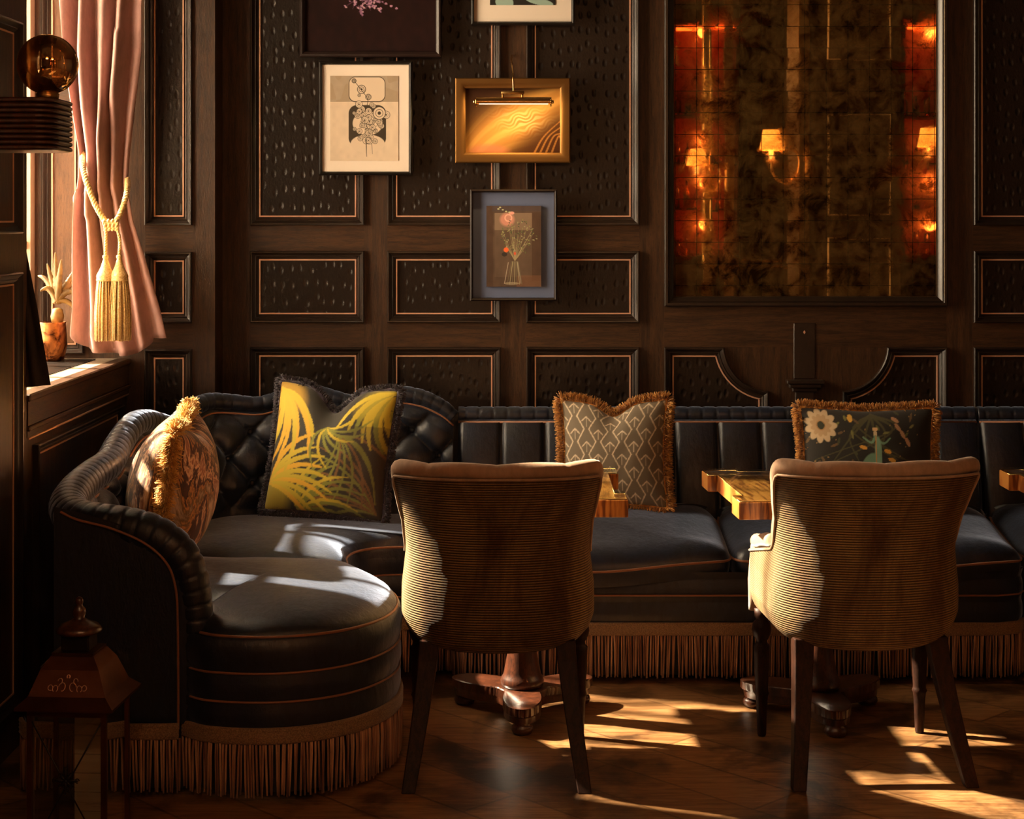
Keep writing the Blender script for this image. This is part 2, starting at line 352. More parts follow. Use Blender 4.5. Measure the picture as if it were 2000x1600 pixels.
# ------------------------------------------------------------------ rasteriser for prints and pictures (colours only)
class Cv:
    def __init__(s, nx, ny, bg, asp=1.0):
        s.a = np.zeros((ny, nx, 3)); s.a[:] = bg; s.X, s.Y = np.meshgrid(np.linspace(0, 1, nx), np.linspace(0, 1, ny)); s.asp = asp
    def put(s, m, c, al=1.0): m = np.clip(m, 0, 1)[..., None]*al; s.a = s.a*(1-m)+np.array(c)*m
    def seg(s, p, q, w0, w1, c, al=1, soft=.004):
        px, py = p; qx, qy = q; dx = qx-px; dy = (qy-py)*s.asp; L = dx*dx+dy*dy+1e-9
        t_ = np.clip(((s.X-px)*dx+(s.Y-py)*s.asp*dy)/L, 0, 1); d = np.hypot(s.X-px-t_*dx, (s.Y-py)*s.asp-t_*dy)
        s.put((w0+(w1-w0)*t_-d)/soft+.5, c, al)
    def curve(s, pts, w0, w1, c, al=1, n=8, soft=.004):
        q = catmull([(x, y, 0) for x, y in pts], n); m = len(q)-1
        for i in range(m): s.seg((q[i].x, q[i].y), (q[i+1].x, q[i+1].y), w0+(w1-w0)*i/m, w0+(w1-w0)*(i+1)/m, c, al, soft)
    def ell(s, cx, cy, rx, ry, c, al=1, rot=0, soft=.05):
        u = s.X-cx; v = (s.Y-cy)*s.asp; a, b = math.cos(rot), math.sin(rot)
        s.put((1-np.hypot((u*a+v*b)/rx, (-u*b+v*a)/ry))/soft+.5, c, al)
    def ring(s, cx, cy, r, w_, c, al=1): d = np.abs(np.hypot(s.X-cx, (s.Y-cy)*s.asp)-r); s.put((w_-d)/.004+.5, c, al)
    def box(s, x0, y0, x1, y1, c, al=1, r=0):
        cx, cy = (x0+x1)/2, (y0+y1)/2*s.asp; hx, hy = (x1-x0)/2-r, (y1-y0)/2*s.asp-r
        d = np.hypot(np.maximum(np.abs(s.X-cx)-hx, 0), np.maximum(np.abs(s.Y*s.asp-cy)-hy, 0))-r; s.put(-d/.004+.5, c, al)
    def noise(s, amt, k=24):
        ny, nx = s.X.shape; g = rng.random((k, k)); xi = s.X*(k-1.001); yi = s.Y*(k-1.001); x0 = xi.astype(int); y0 = yi.astype(int); fx = xi-x0; fy = yi-y0
        v = g[y0, x0]*(1-fx)*(1-fy)+g[y0, x0+1]*fx*(1-fy)+g[y0+1, x0]*(1-fx)*fy+g[y0+1, x0+1]*fx*fy
        s.a *= (1+amt*(v-.5))[..., None]; return v
def art(name, x0, z0, x1, z1, y, cv, mat, parent):
    ny, nx = cv.X.shape; X, Z = np.meshgrid(np.linspace(x0, x1, nx), np.linspace(z1, z0, ny))
    V = np.stack([X.ravel(), np.full(X.size, y), Z.ravel()], 1); i = np.arange(ny-1)[:, None]*nx+np.arange(nx-1)[None]
    Fc = np.stack([i, i+nx, i+nx+1, i+1], -1).reshape(-1, 4).tolist()
    return obj(name, V.tolist(), Fc, mat, parent, True, col=np.clip(cv.a.reshape(-1, 3), 0, 1))

# ================================================================== THE ROOM
YW = 6.35; YP = 6.19; XL = -1.43; XG = -1.80; ZC = 3.25; ZS = .99; YR = -1.6; XR = 4.2
obj('floor', *(lambda m: (m.v, m.f))(MB().box((-2.2, YR-.2, -.1), (XR+.2, YW+.3, 0))), 'floor_boards', None, False, kind='structure')
obj('ceiling', *(lambda m: (m.v, m.f))(MB().box((-2.2, YR-.2, ZC), (XR+.2, YW+.3, ZC+.1))), 'plaster_dark', None, False, kind='structure')
def wx(px): return (px-HX)*YW/F
def wz(py): return EYE-(py-HY)*YW/F
ZT = 2.75
cols = [(490, 712), (757, 978), (1028, 1248), (1900, 2122), (2172, 2394), (2444, 2666)]
rows = [(-600, 440), (490, 630), (678, 1090)]
wall = MB()
# backing board, stiles (0) and rails (1)
wall.box((-1.14, YW+.02, 0), (XR, YW+.25, ZC), 0)
def stile(x0, x1, z0, z1): wall.box((wx(x0), YW, wz(z1)), (wx(x1), YW+.03, wz(z0)), 0)
def rail(x0, x1, z0, z1): wall.box((wx(x0), YW-.0005, wz(z1)), (wx(x1), YW+.03, wz(z0)), 1)
FL = 1211
stile(380, 490, -600, FL); stile(712, 757, -600, FL); stile(978, 1028, -600, FL); stile(1248, 1297, -600, FL); stile(1848, 1900, -600, FL)
for a, b in ((2122, 2172), (2394, 2444), (2666, 3240)): stile(a, b, -600, FL)
for x0, x1 in cols:
    rail(x0, x1, 440, 490); rail(x0, x1, 630, 678); rail(x0, x1, 1090, FL); rail(x0, x1, -945, -600)
rail(1297, 1848, 598, 678); stile(1500, 1645, 678, FL); rail(1297, 1500, 1090, FL); rail(1645, 1848, 1090, FL)
wall.box((-1.14, YW-.0003, wz(-600)), (XR, YW+.03, ZC), 1)
wall_back = obj('wall_back', wall.v, wall.f, 'oak_upright', None, False, ['oak_upright', 'oak_rail'], wall.mi, kind='structure')
for x0, x1 in cols:
    for a, b in rows: panel(rect(wx(x0), wz(b), wx(x1), wz(a)), YW, wall_back)
# the two shaped panels below the mirror
def arc(cx, cy, r, a0, a1, n=12): return [(wx(cx+r*math.cos(a0+(a1-a0)*i/n)), wz(cy+r*math.sin(a0+(a1-a0)*i/n))) for i in range(n+1)]
pl = [(wx(1297), wz(1090)), (wx(1500), wz(1090))] + arc(1505, 672, 92, math.radians(93), math.radians(176)) + [(wx(1297), wz(678))]
panel(pl, YW, wall_back)
pr_ = [(wx(1645), wz(1090)), (wx(1848), wz(1090)), (wx(1848), wz(678))] + arc(1640, 672, 92, math.radians(4), math.radians(87))
panel(pr_, YW, wall_back)
# fillers behind the concave corners
# carve: replace with shaped polygons so that they stop at the arc
fm = MB()
for pts in ([(wx(1500), wz(678))] + [(a, b) for a, b in arc(1505, 672, 92, math.radians(176), math.radians(93))], [(wx(1645), wz(678))] + arc(1640, 672, 92, math.radians(87), math.radians(4))):
    n = len(pts); fm.add([(a, YW+.0002, b) for a, b in pts]+[(a, YW+.02, b) for a, b in pts], [tuple(range(n)), tuple(range(2*n-1, n-1, -1))]+[(k, (k+1) % n, n+(k+1) % n, n+k) for k in range(n)])
fm.build('corner_fillet', 'oak_upright', wall_back, False)
# slim tablet and the bracket beneath it
mb = MB(); mb.box((wx(1550), YW-.004, wz(740)), (wx(1592), YW+.01, wz(631)), 0, .002)
mb.build('tablet', 'dark_moulding_wood', wall_back, False)
mb = MB()
mb.box((wx(1534), YW-.050, wz(748)), (wx(1606), YW+.01, wz(741)), 0, .002); mb.box((wx(1539), YW-.040, wz(756)), (wx(1601), YW+.01, wz(748)), 0, .002)
mb.box((wx(1546), YW-.028, wz(764)), (wx(1594), YW+.01, wz(756)), 0, .002); mb.box((wx(1552), YW-.022, wz(860)), (wx(1588), YW+.01, wz(764)), 0, .002)
mb.build('bracket', 'dark_moulding_wood', wall_back, False)
mb = MB(); q = [P(1571, 645, YW-.006), P(1573.5, 649, YW-.006), P(1571, 653, YW-.006), P(1568.5, 649, YW-.006)]
mb.add(q, [(0, 3, 2, 1)]); mb.build('diamond_mark', 'copper_bead', wall_back, False)

# projecting pier beside the window, reaching into the window recess
def qx(px): return (px-HX)*YP/F
def qz(py): return EYE-(py-HY)*YP/F
pier = MB()
pier.box((XG-.2, YP+.02, 0), (-1.1165, YW+.2, ZC), 0)
XA, XB = qx(284), qx(376)
for (x0, x1) in ((XG-.2, qx(84)), (qx(165), XA), (XB, -1.1155)):
    pier.box((x0, YP, 0), (x1, YP+.03, ZC), 2 if x1 > -1.2 else 0)
prow = [(-640, 440), (492, 630), (682, 1090)]
for x0, x1 in ((XA, XB), (qx(84), qx(165))):
    rr = prow if x0 == XA else [(-640, 168), (204, 690)]
    zz = [(a, b) for a, b in rr]; edges = [-1000] + [v for ab in zz for v in ab] + [1300]
    for k in range(0, len(edges), 2): pier.box((x0, YP+.0003, qz(edges[k+1])), (x1, YP+.03, qz(edges[k])), 1)
wall_pier = obj('wall_corner', pier.v, pier.f, 'oak_upright', None, False, ['oak_upright', 'oak_rail', 'oak_upright'], pier.mi, kind='structure')
for a, b in prow: panel(rect(XA, qz(b), XB, qz(a)), YP, wall_pier)
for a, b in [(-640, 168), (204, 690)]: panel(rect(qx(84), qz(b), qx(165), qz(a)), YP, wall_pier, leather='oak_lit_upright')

# left wall: window in view first, then two unseen ones added for fill light
lw = MB(); wins = [(4.92, 6.19), (1.8, 2.5), (-.6, .2)]; ZH = 3.02
ys = [YW] + [v for a, b in wins for v in (b, a)] + [YR]
prev = YP
for a, b in wins:
    if b < prev: lw.box((XG-.1, b, 0), (XL, prev, ZC), 0)
    lw.box((XG-.1, a, 0), (XL-.012, b, ZS-.03), 0); lw.box((XG-.1, a, ZH), (XL, b, ZC), 0); prev = a
lw.box((XG-.1, YR, 0), (XL, prev, ZC), 0)
wall_left = obj('wall_left', lw.v, lw.f, 'oak_upright', None, False, kind='structure')
for (y0_, y1_) in ((4.42, 4.86),):
    for (z0, z1) in ((1.47, 2.1), (.30, 1.36)):
        pass
for z0, z1 in ((1.455, 2.05), (2.12, 2.9), (.13, 1.345)): panel([(4.44, z0), (4.82, z0), (4.82, z1), (4.44, z1)], XL, wall_left, 'yz')
panel([(5.02, .12), (6.10, .12), (6.10, ZS-.16), (5.02, ZS-.16)], XL-.012, wall_left, 'yz')
for wi, (a, b) in enumerate(wins):
    win = MB(); x0 = XG-.03; x1 = XG+.03; t_ = .055
    win.box((x0, a, ZS), (x1, a+t_, ZH)); win.box((x0, b-t_, ZS), (x1, b, ZH)); win.box((x0, a, ZS), (x1, b, ZS+t_)); win.box((x0, a, ZH-t_), (x1, b, ZH))
    nb = 4 if wi == 0 else 3
    for k in range(1, nb): y = a+(b-a)*k/nb; win.box((x0+.01, y-.016, ZS+t_), (x1-.01, y+.016, ZH-t_))
    for z in (1.40, 2.36): win.box((x0+.012, a+t_, z-.014), (x1-.012, b-t_, z+.014))
    wo = obj('window_%d' % (wi+1), win.v, win.f, 'painted_window_wood', None, False, kind='structure')
    MB().box((XG-.003, a+.01, ZS+.01), (XG+.003, b-.01, ZH-.01)).build('window_pane', 'window_pane', wo, False)
    s = MB(); s.box((XG, a+.001, ZS-.03), (XL-.03, b-.001, ZS-.001)); s.build('stone_ledge', 'stone_sill', wo, False)
    s = MB(); s.box((XL-.04, a+.001, ZS-.022), (XL+.012, b-.001, ZS), 0, .004)
    s.box((XL-.03, a+.001, ZS-.092), (XL+.004, b-.001, ZS-.022)); s.box((XL-.03, a+.001, ZS-.108), (XL+.010, b-.001, ZS-.094), 0, .003)
    s.box((XL-.03, a+.001, ZS-.126), (XL+.002, b-.001, ZS-.108)); s.build('window_sill', 'oak_depth', wo, False)
    MB().tube([(XL+.003, a+.01, ZS-.130), (XL+.003, b-.01, ZS-.130)], .0035, 6).build('bead', 'copper_bead', wo)
    if wi == 0:
        g = MB(); 
        for k in range(26): y = 5.45+k*.026; g.box((-1.70, y, ZS-.001), (-1.53, y+.014, ZS+.003))
        g.build('air_grille', 'dark_iron', wo, False)
    pl_ = bpy.data.lights.new('daylight_opening', 'AREA'); pl_.shape = 'RECTANGLE'; pl_.size = ZH-ZS; pl_.size_y = b-a
    pl_.cycles.is_portal = True
    po = bpy.data.objects.new('daylight_opening', pl_); C.objects.link(po); po.location = (XG-.06, (a+b)/2, (ZS+ZH)/2); po.rotation_euler = (0, -PI/2, 0)
mb = MB().box((XR, YR-.2, 0), (XR+.1, YW+.2, ZC)); obj('wall_right', mb.v, mb.f, 'oak_upright', None, False, kind='structure')
mb = MB().box((-2.0, YR-.1, 0), (XR, YR, ZC)); wall_front = obj('wall_front', mb.v, mb.f, 'oak_upright', None, False, kind='structure')

# ================================================================== ANTIQUE MIRROR
mr = thing('wall_mirror', 'tall antique tiled mirror in dark moulded frame reflecting sconces and red bar shelves', 'mirror', P(1572, 600, YW))
mrect = rect(wx(1297), wz(598), wx(1848), wz(-600))
frame_sweep(mrect, [(0, 0), (0, .022), (.004, .027), (.012, .027), (.016, .021), (.019, .023), (.023, .018), (.034, .010), (.038, -.006)], YW, 'xz').build('frame', 'dark_moulding_wood', mr, 30)
q = poly_offset(mrect, .036); obj('mirror_glass', [(p.x, YW+.004, p.y) for p in q], [(0, 1, 2, 3)], 'antique_mirror', mr, False)

# what the mirror shows: a panelled column with sconces, brass rails and a red-lit bar
def V14(px, py, yr):  # point seen in the mirror, standing at real depth yr
    Yv = 2*YW-yr; return Vector(((px-HX)*Yv/F, yr, EYE-(py-HY)*Yv/F))
YC = 3.0
ca, cb_ = V14(1562, 0, YC).x, V14(1760, 0, YC).x
mb = MB().box((ca, YC-.45, 0), (cb_, YC, ZC)); col = obj('wall_column', mb.v, mb.f, 'oak_depth', None, False, kind='structure')
for (x0, x1, y0, y1) in ((1608, 1750, -300, 126), (1608, 1750, 214, 430), (1608, 1750, 456, 800)):
    a = V14(x0, y1, YC); b = V14(x1, y0, YC)
    V = [(a.x+.03, YC+.002, a.z+.03), (b.x-.03, YC+.002, a.z+.03), (b.x-.03, YC+.002, b.z-.03), (a.x+.03, YC+.002, b.z-.03)]
    MB().tube(V, .006, 6, True).build('bead', 'pale_bead', col)
mb = MB().box((ca-.004, YC, .1), (ca+.055, YC+.006, ZC-.1)); mb.build('brass_strip', 'antique_brass', col, False)
def sconce(loc, label, flip=-1):
    t0 = thing('wall_sconce', label, 'wall light', loc, 'brass candle sconces seen in the mirror'); L = Vector(loc)
    b = MB(); b.lathe([(.004, 0), (.014, .02), (.02, .06), (.016, .10), (.02, .14), (.014, .18), (.004, .2)], (L.x, L.y, L.z-.1), 12).build('backplate', 'sconce_brass', t0)
    arm = catmull([L+Vector((flip*a_, 0, b_)) for a_, b_ in ((.075, .08), (.055, .055), (.045, 0), (.06, -.07), (.11, -.115), (.165, -.10), (.197, -.05), (.20, .005))], 8)
    m = MB().tube(arm, .007, 8); m.tube([L, L+Vector((flip*.046, 0, 0))], .006, 8); m.build('arm', 'sconce_brass', t0)
    e = L+Vector((flip*.20, 0, .0))
    MB().lathe([(.006, 0), (.03, .006), (.032, .012), (.008, .016)], e, 16).build('drip_pan', 'sconce_brass', t0)
    MB().lathe([(.013, .014), (.013, .09)], e, 12).build('candle', 'candle_ivory', t0)
    MB().lathe([(.070, .075), (.046, .19)], e, 48, cap=False, wob=lambda a, z: 1+.035*math.sin(24*a)).build('lamp_shade', 'sconce_shade_silk', t0)
    l = bpy.data.lights.new('sconce_bulb', 'POINT'); l.energy = 7; l.color = (1, .50, .18); l.shadow_soft_size = .025
    lo = bpy.data.objects.new('sconce_bulb', l); C.objects.link(lo); lo.parent = t0; lo.location = e-L+Vector((0, 0, .14))
sconce(V14(1576, 318, YC), 'brass candle sconce with pleated amber shade, middle one in the mirror')
sconce(V14(1880, 312, 2.6), 'brass candle sconce cut by the right mirror edge, shade glowing amber')
sconce(V14(1420, 345, 1.2), 'faint brass candle sconce with pleated shade at left in the mirror')
# brass rail frame standing on a slim post panel
rf = thing('brass_rail_frame', 'rounded double brass rail frame seen low in the antique mirror', 'railing', V14(1378, 515, 1.1))
for off in (0, 12):
    pts = catmull([V14(1376+off, -200, 1.1), V14(1376+off, 200, 1.1), V14(1376+off, 480-off, 1.1), V14(1379+off, 512-off, 1.1), V14(1400+off, 521-off, 1.1), V14(1470, 521-off, 1.1), V14(1600, 521-off, 1.1), V14(1680, 521-off, 1.1)], 6)
    MB().tube(pts, .009, 8).build('rail', 'bright_brass', rf)
pz = V14(1382, 521, 1.1); mb = MB(); mb.box((pz.x-.03, 1.06, 0), (pz.x+.03, 1.10, ZC)); mb.build('post', 'antique_brass', rf, False)
for k, (px, wd) in enumerate(((1425, 10), (1690, 8))):
    pp = V14(px, 400, 1.0); mb = MB().box((pp.x-.03, .96, 0), (pp.x+.03, 1.0, ZC)); o = obj('brass_post', mb.v, mb.f, 'antique_brass', None, False)
    o['label'] = ['slim gilded post left of the sconce in the mirror', 'slim gilded post among the panel outlines in the mirror'][k]; o['category'] = 'post'
YB = -1.2
def bar_niche(px0, px1, label, nb):
    a = V14(px0, 500, YB); b = V14(px1, 50, YB)
    nt = thing('bar_shelf', label, 'shelf unit', (a.x, YB, 0), 'red-lit bar shelves reflected in the mirror')
    m = MB(); m.box((a.x-.04, YR+.001, 0), (a.x, YB, b.z+.05)); m.box((b.x, YR+.001, 0), (b.x+.04, YB, b.z+.05)); m.box((a.x-.04, YR+.001, b.z+.01), (b.x+.04, YB, b.z+.05)); m.box((a.x, YR+.001, 0), (b.x, YB, a.z))
    m.build('case', 'dark_leg_wood', nt, False)
    m = MB(); m.box((a.x, YR+.002, a.z), (b.x, YR+.02, b.z)); m.build('back_panel', 'red_lacquer', nt, False)
    zs = [a.z, a.z+.38, a.z+.76, a.z+1.15]
    for z in zs[1:]:
        m = MB().box((a.x, YR+.02, z-.012), (b.x, YB-.03, z)); m.build('shelf', 'dark_leg_wood', nt, False)
    m = MB().box((a.x+.02, YB-.03, b.z-.03), (b.x-.02, YB-.01, b.z-.005)); m.build('light_strip', 'red_bar_light', nt, False)
    for zz in (b.z-.05, a.z+.95, a.z+.6, a.z+.25):
        l = bpy.data.lights.new('shelf_light', 'POINT'); l.energy = 1.3; l.color = (1, .22, .05); l.shadow_soft_size = .05
        lo = bpy.data.objects.new('shelf_light', l); C.objects.link(lo); lo.parent = nt; lo.location = Vector(((a.x+b.x)/2, YR+.30, zz))-Vector((a.x, YB, 0))
    for si, z in enumerate(zs[:4]):
        for k in range(nb):
            x = a.x+.05+(b.x-a.x-.1)*k/max(1, nb-1); h = .16+.1*((k*7+si*3) % 4)/3; r = .026
            prof = [(r, 0), (r, h*.6), (r*.35, h*.72), (r*.33, h), (r*.4, h), (r*.4, h+.012)] if si > 0 else [(r*.7, 0), (r, h*.8), (r*.95, h*.8)]
            m = MB().lathe([(p, q_+z) for p, q_ in prof], (x, YR+.2, 0), 12); o = m.build('bar_bottle' if si else 'tumbler', 'bar_glass' if si == 0 else ('copper_pot' if k % 2 else 'bar_glass'))
            o['label'] = 'bottle glowing on a red-lit bar shelf in the mirror' if si else 'tall tumbler on the lowest bar shelf in the mirror'; o['category'] = 'bottle' if si else 'glass'
            o['group'] = 'bottles on the reflected bar shelves' if si else 'tumblers on the reflected bar shelf'
bar_niche(1316, 1440, 'red-lit bar shelving with bottles at left in the mirror', 6)
bar_niche(1768, 1880, 'red-lit bar shelving with bottles at right in the mirror', 5)

def pendant(x, y, label):  # unseen hanging lamps, added to light the wall from the front
    t0 = thing('fill_pendant', label, 'added fill light', (x, y, ZC), 'added fill lamps out of view')
    MB().tube([(x, y, ZC), (x, y, 2.95)], .006, 6).build('cable', 'antique_brass', t0)
    MB().lathe([(.26, 2.60), (.20, 2.92)], (x, y, 0), 40, cap=False).build('lamp_shade', 'sconce_shade_silk', t0)
    MB().lathe([(.19, 2.93), (.02, 2.95), (.02, 2.96)], (x, y, 0), 30).build('top_plate', 'antique_brass', t0)
    l = bpy.data.lights.new('fill_bulb', 'POINT'); l.energy = PEND; l.color = (1, .68, .38); l.shadow_soft_size = .12
    lo = bpy.data.objects.new('fill_bulb', l); C.objects.link(lo); lo.parent = t0; lo.location = (0, 0, 2.66-ZC)
PEND = 16
pendant(-.35, .9, 'added fill lamp out of view below the ceiling, nearer the windows')
pendant(.75, .9, 'added fill lamp out of view below the ceiling, farther from the windows')

# ================================================================== PICTURES
def pic(px0, py0, px1, py1, fw, label, fmat, y=6.325, dep=.03, name='picture_frame'):
    yf = y-dep; a = P(px0, py1, yf); b = P(px1, py0, yf)
    t0 = thing('framed_picture', label, 'picture', ((a.x+b.x)/2, y, a.z)); k = fw*yf/F
    poly = rect(a.x, a.z, b.x, b.z)
    frame_sweep(poly, [(0, -dep+.0), (0, -.004), (.004, 0), (k*.45, .001), (k*.75, -.002), (k, -.008), (k, -.020)], yf, 'xz').build('frame', fmat, t0, 30)
    m = MB().box((a.x+.001, y-.006, a.z+.001), (b.x-.001, y, b.z-.001)); m.build('backing', 'dark_void', t0, False)
    return t0, yf
def flat(name, px0, py0, px1, py1, y, mat, par):
    a = P(px0, py1, y); b = P(px1, py0, y); return MB().box((a.x, y, a.z), (b.x, y+.004, b.z)).build(name, mat, par, False)
def artp(name, px0, py0, px1, py1, y, cv, mat, par):
    a = P(px0, py1, y); b = P(px1, py0, y); return art(name, a.x, a.z, b.x, b.z, y, cv, mat, par)
# dark floral painting, top left
t0, yf = pic(585, -300, 862, 111, 11, 'large dark painting with lilac flower sprig, at top left of wall', 'brown_frame')
cv = Cv(200, 300, (.016, .004, .003), 1.5); cv.noise(.6, 30)
cx = .36; base = .715
for k in range(60):
    a = random.uniform(-.4, 3.6); L = random.uniform(.03, .17); p = (cx+.1+random.uniform(-.07, .07), base+random.uniform(-.16, .06)); q_ = (p[0]+L*math.cos(a), p[1]+abs(L*math.sin(a))*.55)
    cv.seg(p, q_, .003, .001, (.16, .07, .12))
    for j in range(5):
        s_ = random.random(); cv.ell(p[0]+(q_[0]-p[0])*s_+random.uniform(-.012, .012), p[1]+(q_[1]-p[1])*s_+random.uniform(-.008, .008), .007, .006, random.choice([(.50, .26, .40), (.32, .15, .26), (.60, .36, .42)]))
for k in range(6): cv.ell(.5+.08*k/2, .76+.012*(k % 3), .01, .008, (.45, .22, .34))
cv.ell(.29, .70, .05, .035, (.55, .20, .13), 1, .8); cv.ell(.25, .64, .05, .08, (.50, .18, .11), 1, .4)
artp('canvas', 595, -290, 851, 101, yf+.015, cv, 'oil_paint', t0)
# etching
t0, yf = pic(622, 119, 805, 342, 7, 'etching of a bouquet in cream mount, black frame, left of the wall gallery', 'black_frame')
flat('mount', 627, 126, 799, 336, yf+.012, 'cream_mat', t0)
ink = (.045, .028, .012); pap = (.76, .61, .45); cv = Cv(220, 270, pap, 1.22); cv.noise(.12, 20)
cv.box(0, 0, 1, .305, (.12, .075, .03)); n_ = cv.noise(.0, 9); cv.put((cv.Y < .305)*(n_ > .55)*.35, (.35, .24, .13))
cv.box(.27, .01, .81, .31, ink, 1, .1); cv.box(.28, .018, .80, .30, pap, 1, .09)
cv.box(.27, .345, .82, .83, ink, 1, .12); cv.ell(.55, .56, .22, .17, pap, 1); cv.ell(.55, .80, .25, .13, pap, 1)
for k in range(46):
    x, y = .54+random.gauss(0, .11), .56+random.gauss(0, .13)
    if y > .9 or y < .05: continue
    r = random.uniform(.018, .055)
    cv.ell(x, y, r, r, pap, .9); cv.ring(x, y, r, .0035, ink); cv.ring(x, y, r*.55, .003, ink, .7); cv.ell(x, y, r*.25, r*.25, ink, .9)
for (x, y, r) in ((.46, .16, .06), (.56, .25, .04), (.35, .06, .03), (.72, .44, .09)):
    cv.ell(x, y, r, r, pap); cv.ring(x, y, r, .005, ink); cv.ring(x, y, r*.6, .004, ink); cv.ell(x, y, r*.28, r*.28, ink)
cv.curve([(.36, .07), (.45, .16), (.55, .28), (.52, .4)], .004, .004, ink)
for k in range(30):
    x, y = .52+random.gauss(0, .09), .58+random.gauss(0, .1); a = random.random()*6.3; cv.seg((x, y), (x+.05*math.cos(a), y+.05*math.sin(a)), .003, .002, ink)
cv.seg((.525, .74), (.535, .95), .008, .004, ink); cv.seg((.61, .80), (.62, .92), .004, .002, ink)
artp('print', 645, 148, 778, 314, yf+.010, cv, 'painted_paper', t0)
# teal cut-out print, cropped at the top
t0, yf = pic(920, -220, 1122, 48, 6, 'cream-mounted print with teal shapes, cropped at the top of the wall', 'black_frame')
flat('mount', 926, -214, 1116, 42, yf+.012, 'cream_mat', t0)
cv = Cv(120, 160, (.018, .014, .010), 1.6)
for (x, y, a, b, r) in ((.22, .97, .14, .12, .4), (.75, .96, .22, .06, .25), (.5, .7, .2, .1, 1), (.2, .5, .1, .2, .3), (.7, .35, .2, .1, 2.)): cv.ell(x, y, a, b, (.36, .52, .44), 1, r)
artp('print', 957, -170, 1085, 10, yf+.010, cv, 'painted_paper', t0)
# golden picture in brass frame
t0, yf = pic(889, 152, 1114, 318, 20, 'golden petal picture in brass frame below the small picture light', 'old_gilt', 6.325, .035)
cv = Cv(260, 190, (.05, .018, .005), .70)
u = cv.X; v = cv.Y; dg = (u*.62+(1-v)*.5)
band = np.exp(-((v-(1.18-1.05*u**.75))/.33)**2); cv.put(band, (.66, .32, .07))
wv = np.sin((v+.95*u**.8)*26+3*np.sin(u*5)); cv.put(band*np.clip(wv*2, 0, 1)*.22, (.88, .52, .14)); cv.put(band*np.clip(-wv*2, 0, 1)*.22, (.30, .11, .02))
rp = np.sin((v+.62*u)*95+2.5*np.sin(u*37)+2*np.sin((u-v)*23)); core = np.exp(-(((u-.62)/.2)**2+((v-.5)/.16)**2)); cv.put(core*(rp > .1)*.45, (.95, .72, .35)); cv.put(core*(rp < -.5)*.4, (.35, .14, .03))
cv.ell(.24, .97, .2, .07, (.60, .20, .10), .7, 0, .6); cv.put(np.clip((u-.66)*4+(v-.45)*3-.5, 0, 1)*.75, (.07, .022, .006))
for k in range(4): cv.curve([(.72+.06*k, 1), (.82+.05*k, .75), (1.0, .5+.1*k)], .010, .006, (.40, .17, .04), .7)
cv.put(np.clip((.28-v)*6-(u-.1)*1.5, 0, 1), (.04, .013, .004))
artp('canvas', 908, 171, 1096, 299, yf+.018, cv, 'oil_paint', t0)
# blue mounted flower study
t0, yf = pic(918, 370, 1088, 588, 6, 'flower vase study in blue-grey mount, thin dark frame, lowest of the wall gallery', 'brown_frame', 6.325, .04)
flat('mount', 924, 376, 1082, 582, yf+.026, 'blue_mat', t0)
cv = Cv(200, 290, (.075, .045, .028), 1.48); cv.noise(.5, 16)
cv.box(0, 0, .12, 1, (.045, .018, .009)); cv.box(.83, .08, 1, .93, (.05, .02, .010)); cv.box(.1, 0, 1, .07, (.045, .035, .045)); cv.box(.15, .09, .83, .30, (.34, .24, .16), .8); cv.box(.15, .3, .83, .88, (.13, .085, .055), .7)
cv.box(.55, .86, 1, 1, (.17, .075, .035)); cv.ell(.38, .17, .13, .12, (.50, .22, .16), .9, 0, .4); cv.ring(.4, .15, .06, .012, (.66, .36, .28)); cv.ell(.46, .09, .05, .03, (.62, .30, .24))
for k in range(130):
    a = random.uniform(-2.6, -.5); L = random.uniform(.15, .55); p = (.52, .68); qx_ = .52+L*math.cos(a)*.8+.05; qy_ = .68+L*math.sin(a)*.95
    if k % 4 == 0: cv.seg(p, (qx_, qy_), .0035, .0015, (.30, .24, .13))
    cv.ell(qx_, qy_, .018, .008, random.choice([(.10, .12, .04), (.22, .22, .08), (.30, .29, .15), (.05, .06, .03)]), 1, random.random()*3)
for (x, y) in ((.25, .02), (.3, .05), (.36, .07), (.42, .08), (.22, .04)): cv.ell(x, y, .02, .012, (.45, .46, .26))
cv.ell(.36, .545, .045, .045, (.85, .12, .03)); cv.ell(.52, .59, .02, .03, (.55, .08, .03)); cv.ell(.33, .60, .05, .04, (.03, .02, .015))
for k in range(7): cv.seg((.46+.02*k, .69), (.38+.045*k, .97), .006, .004, (.33, .30, .17) if k % 2 else (.14, .12, .07))
cv.ell(.46, .96, .14, .025, (.36, .30, .20), .5); cv.seg((.40, .70), (.33, .96), .005, .005, (.40, .34, .26)); cv.seg((.57, .70), (.63, .96), .005, .005, (.30, .25, .2))
cv.a = np.clip(cv.a*1.55, 0, 1)
a = P(950, 560, yf+.012); b = P(1057, 402, yf+.012); MB().box((a.x, yf+.0135, a.z), (b.x, yf+.026, b.z)).build('raised_board', 'black_frame', t0, False)
artp('print', 950, 402, 1057, 560, yf+.012, cv, 'painted_paper', t0)
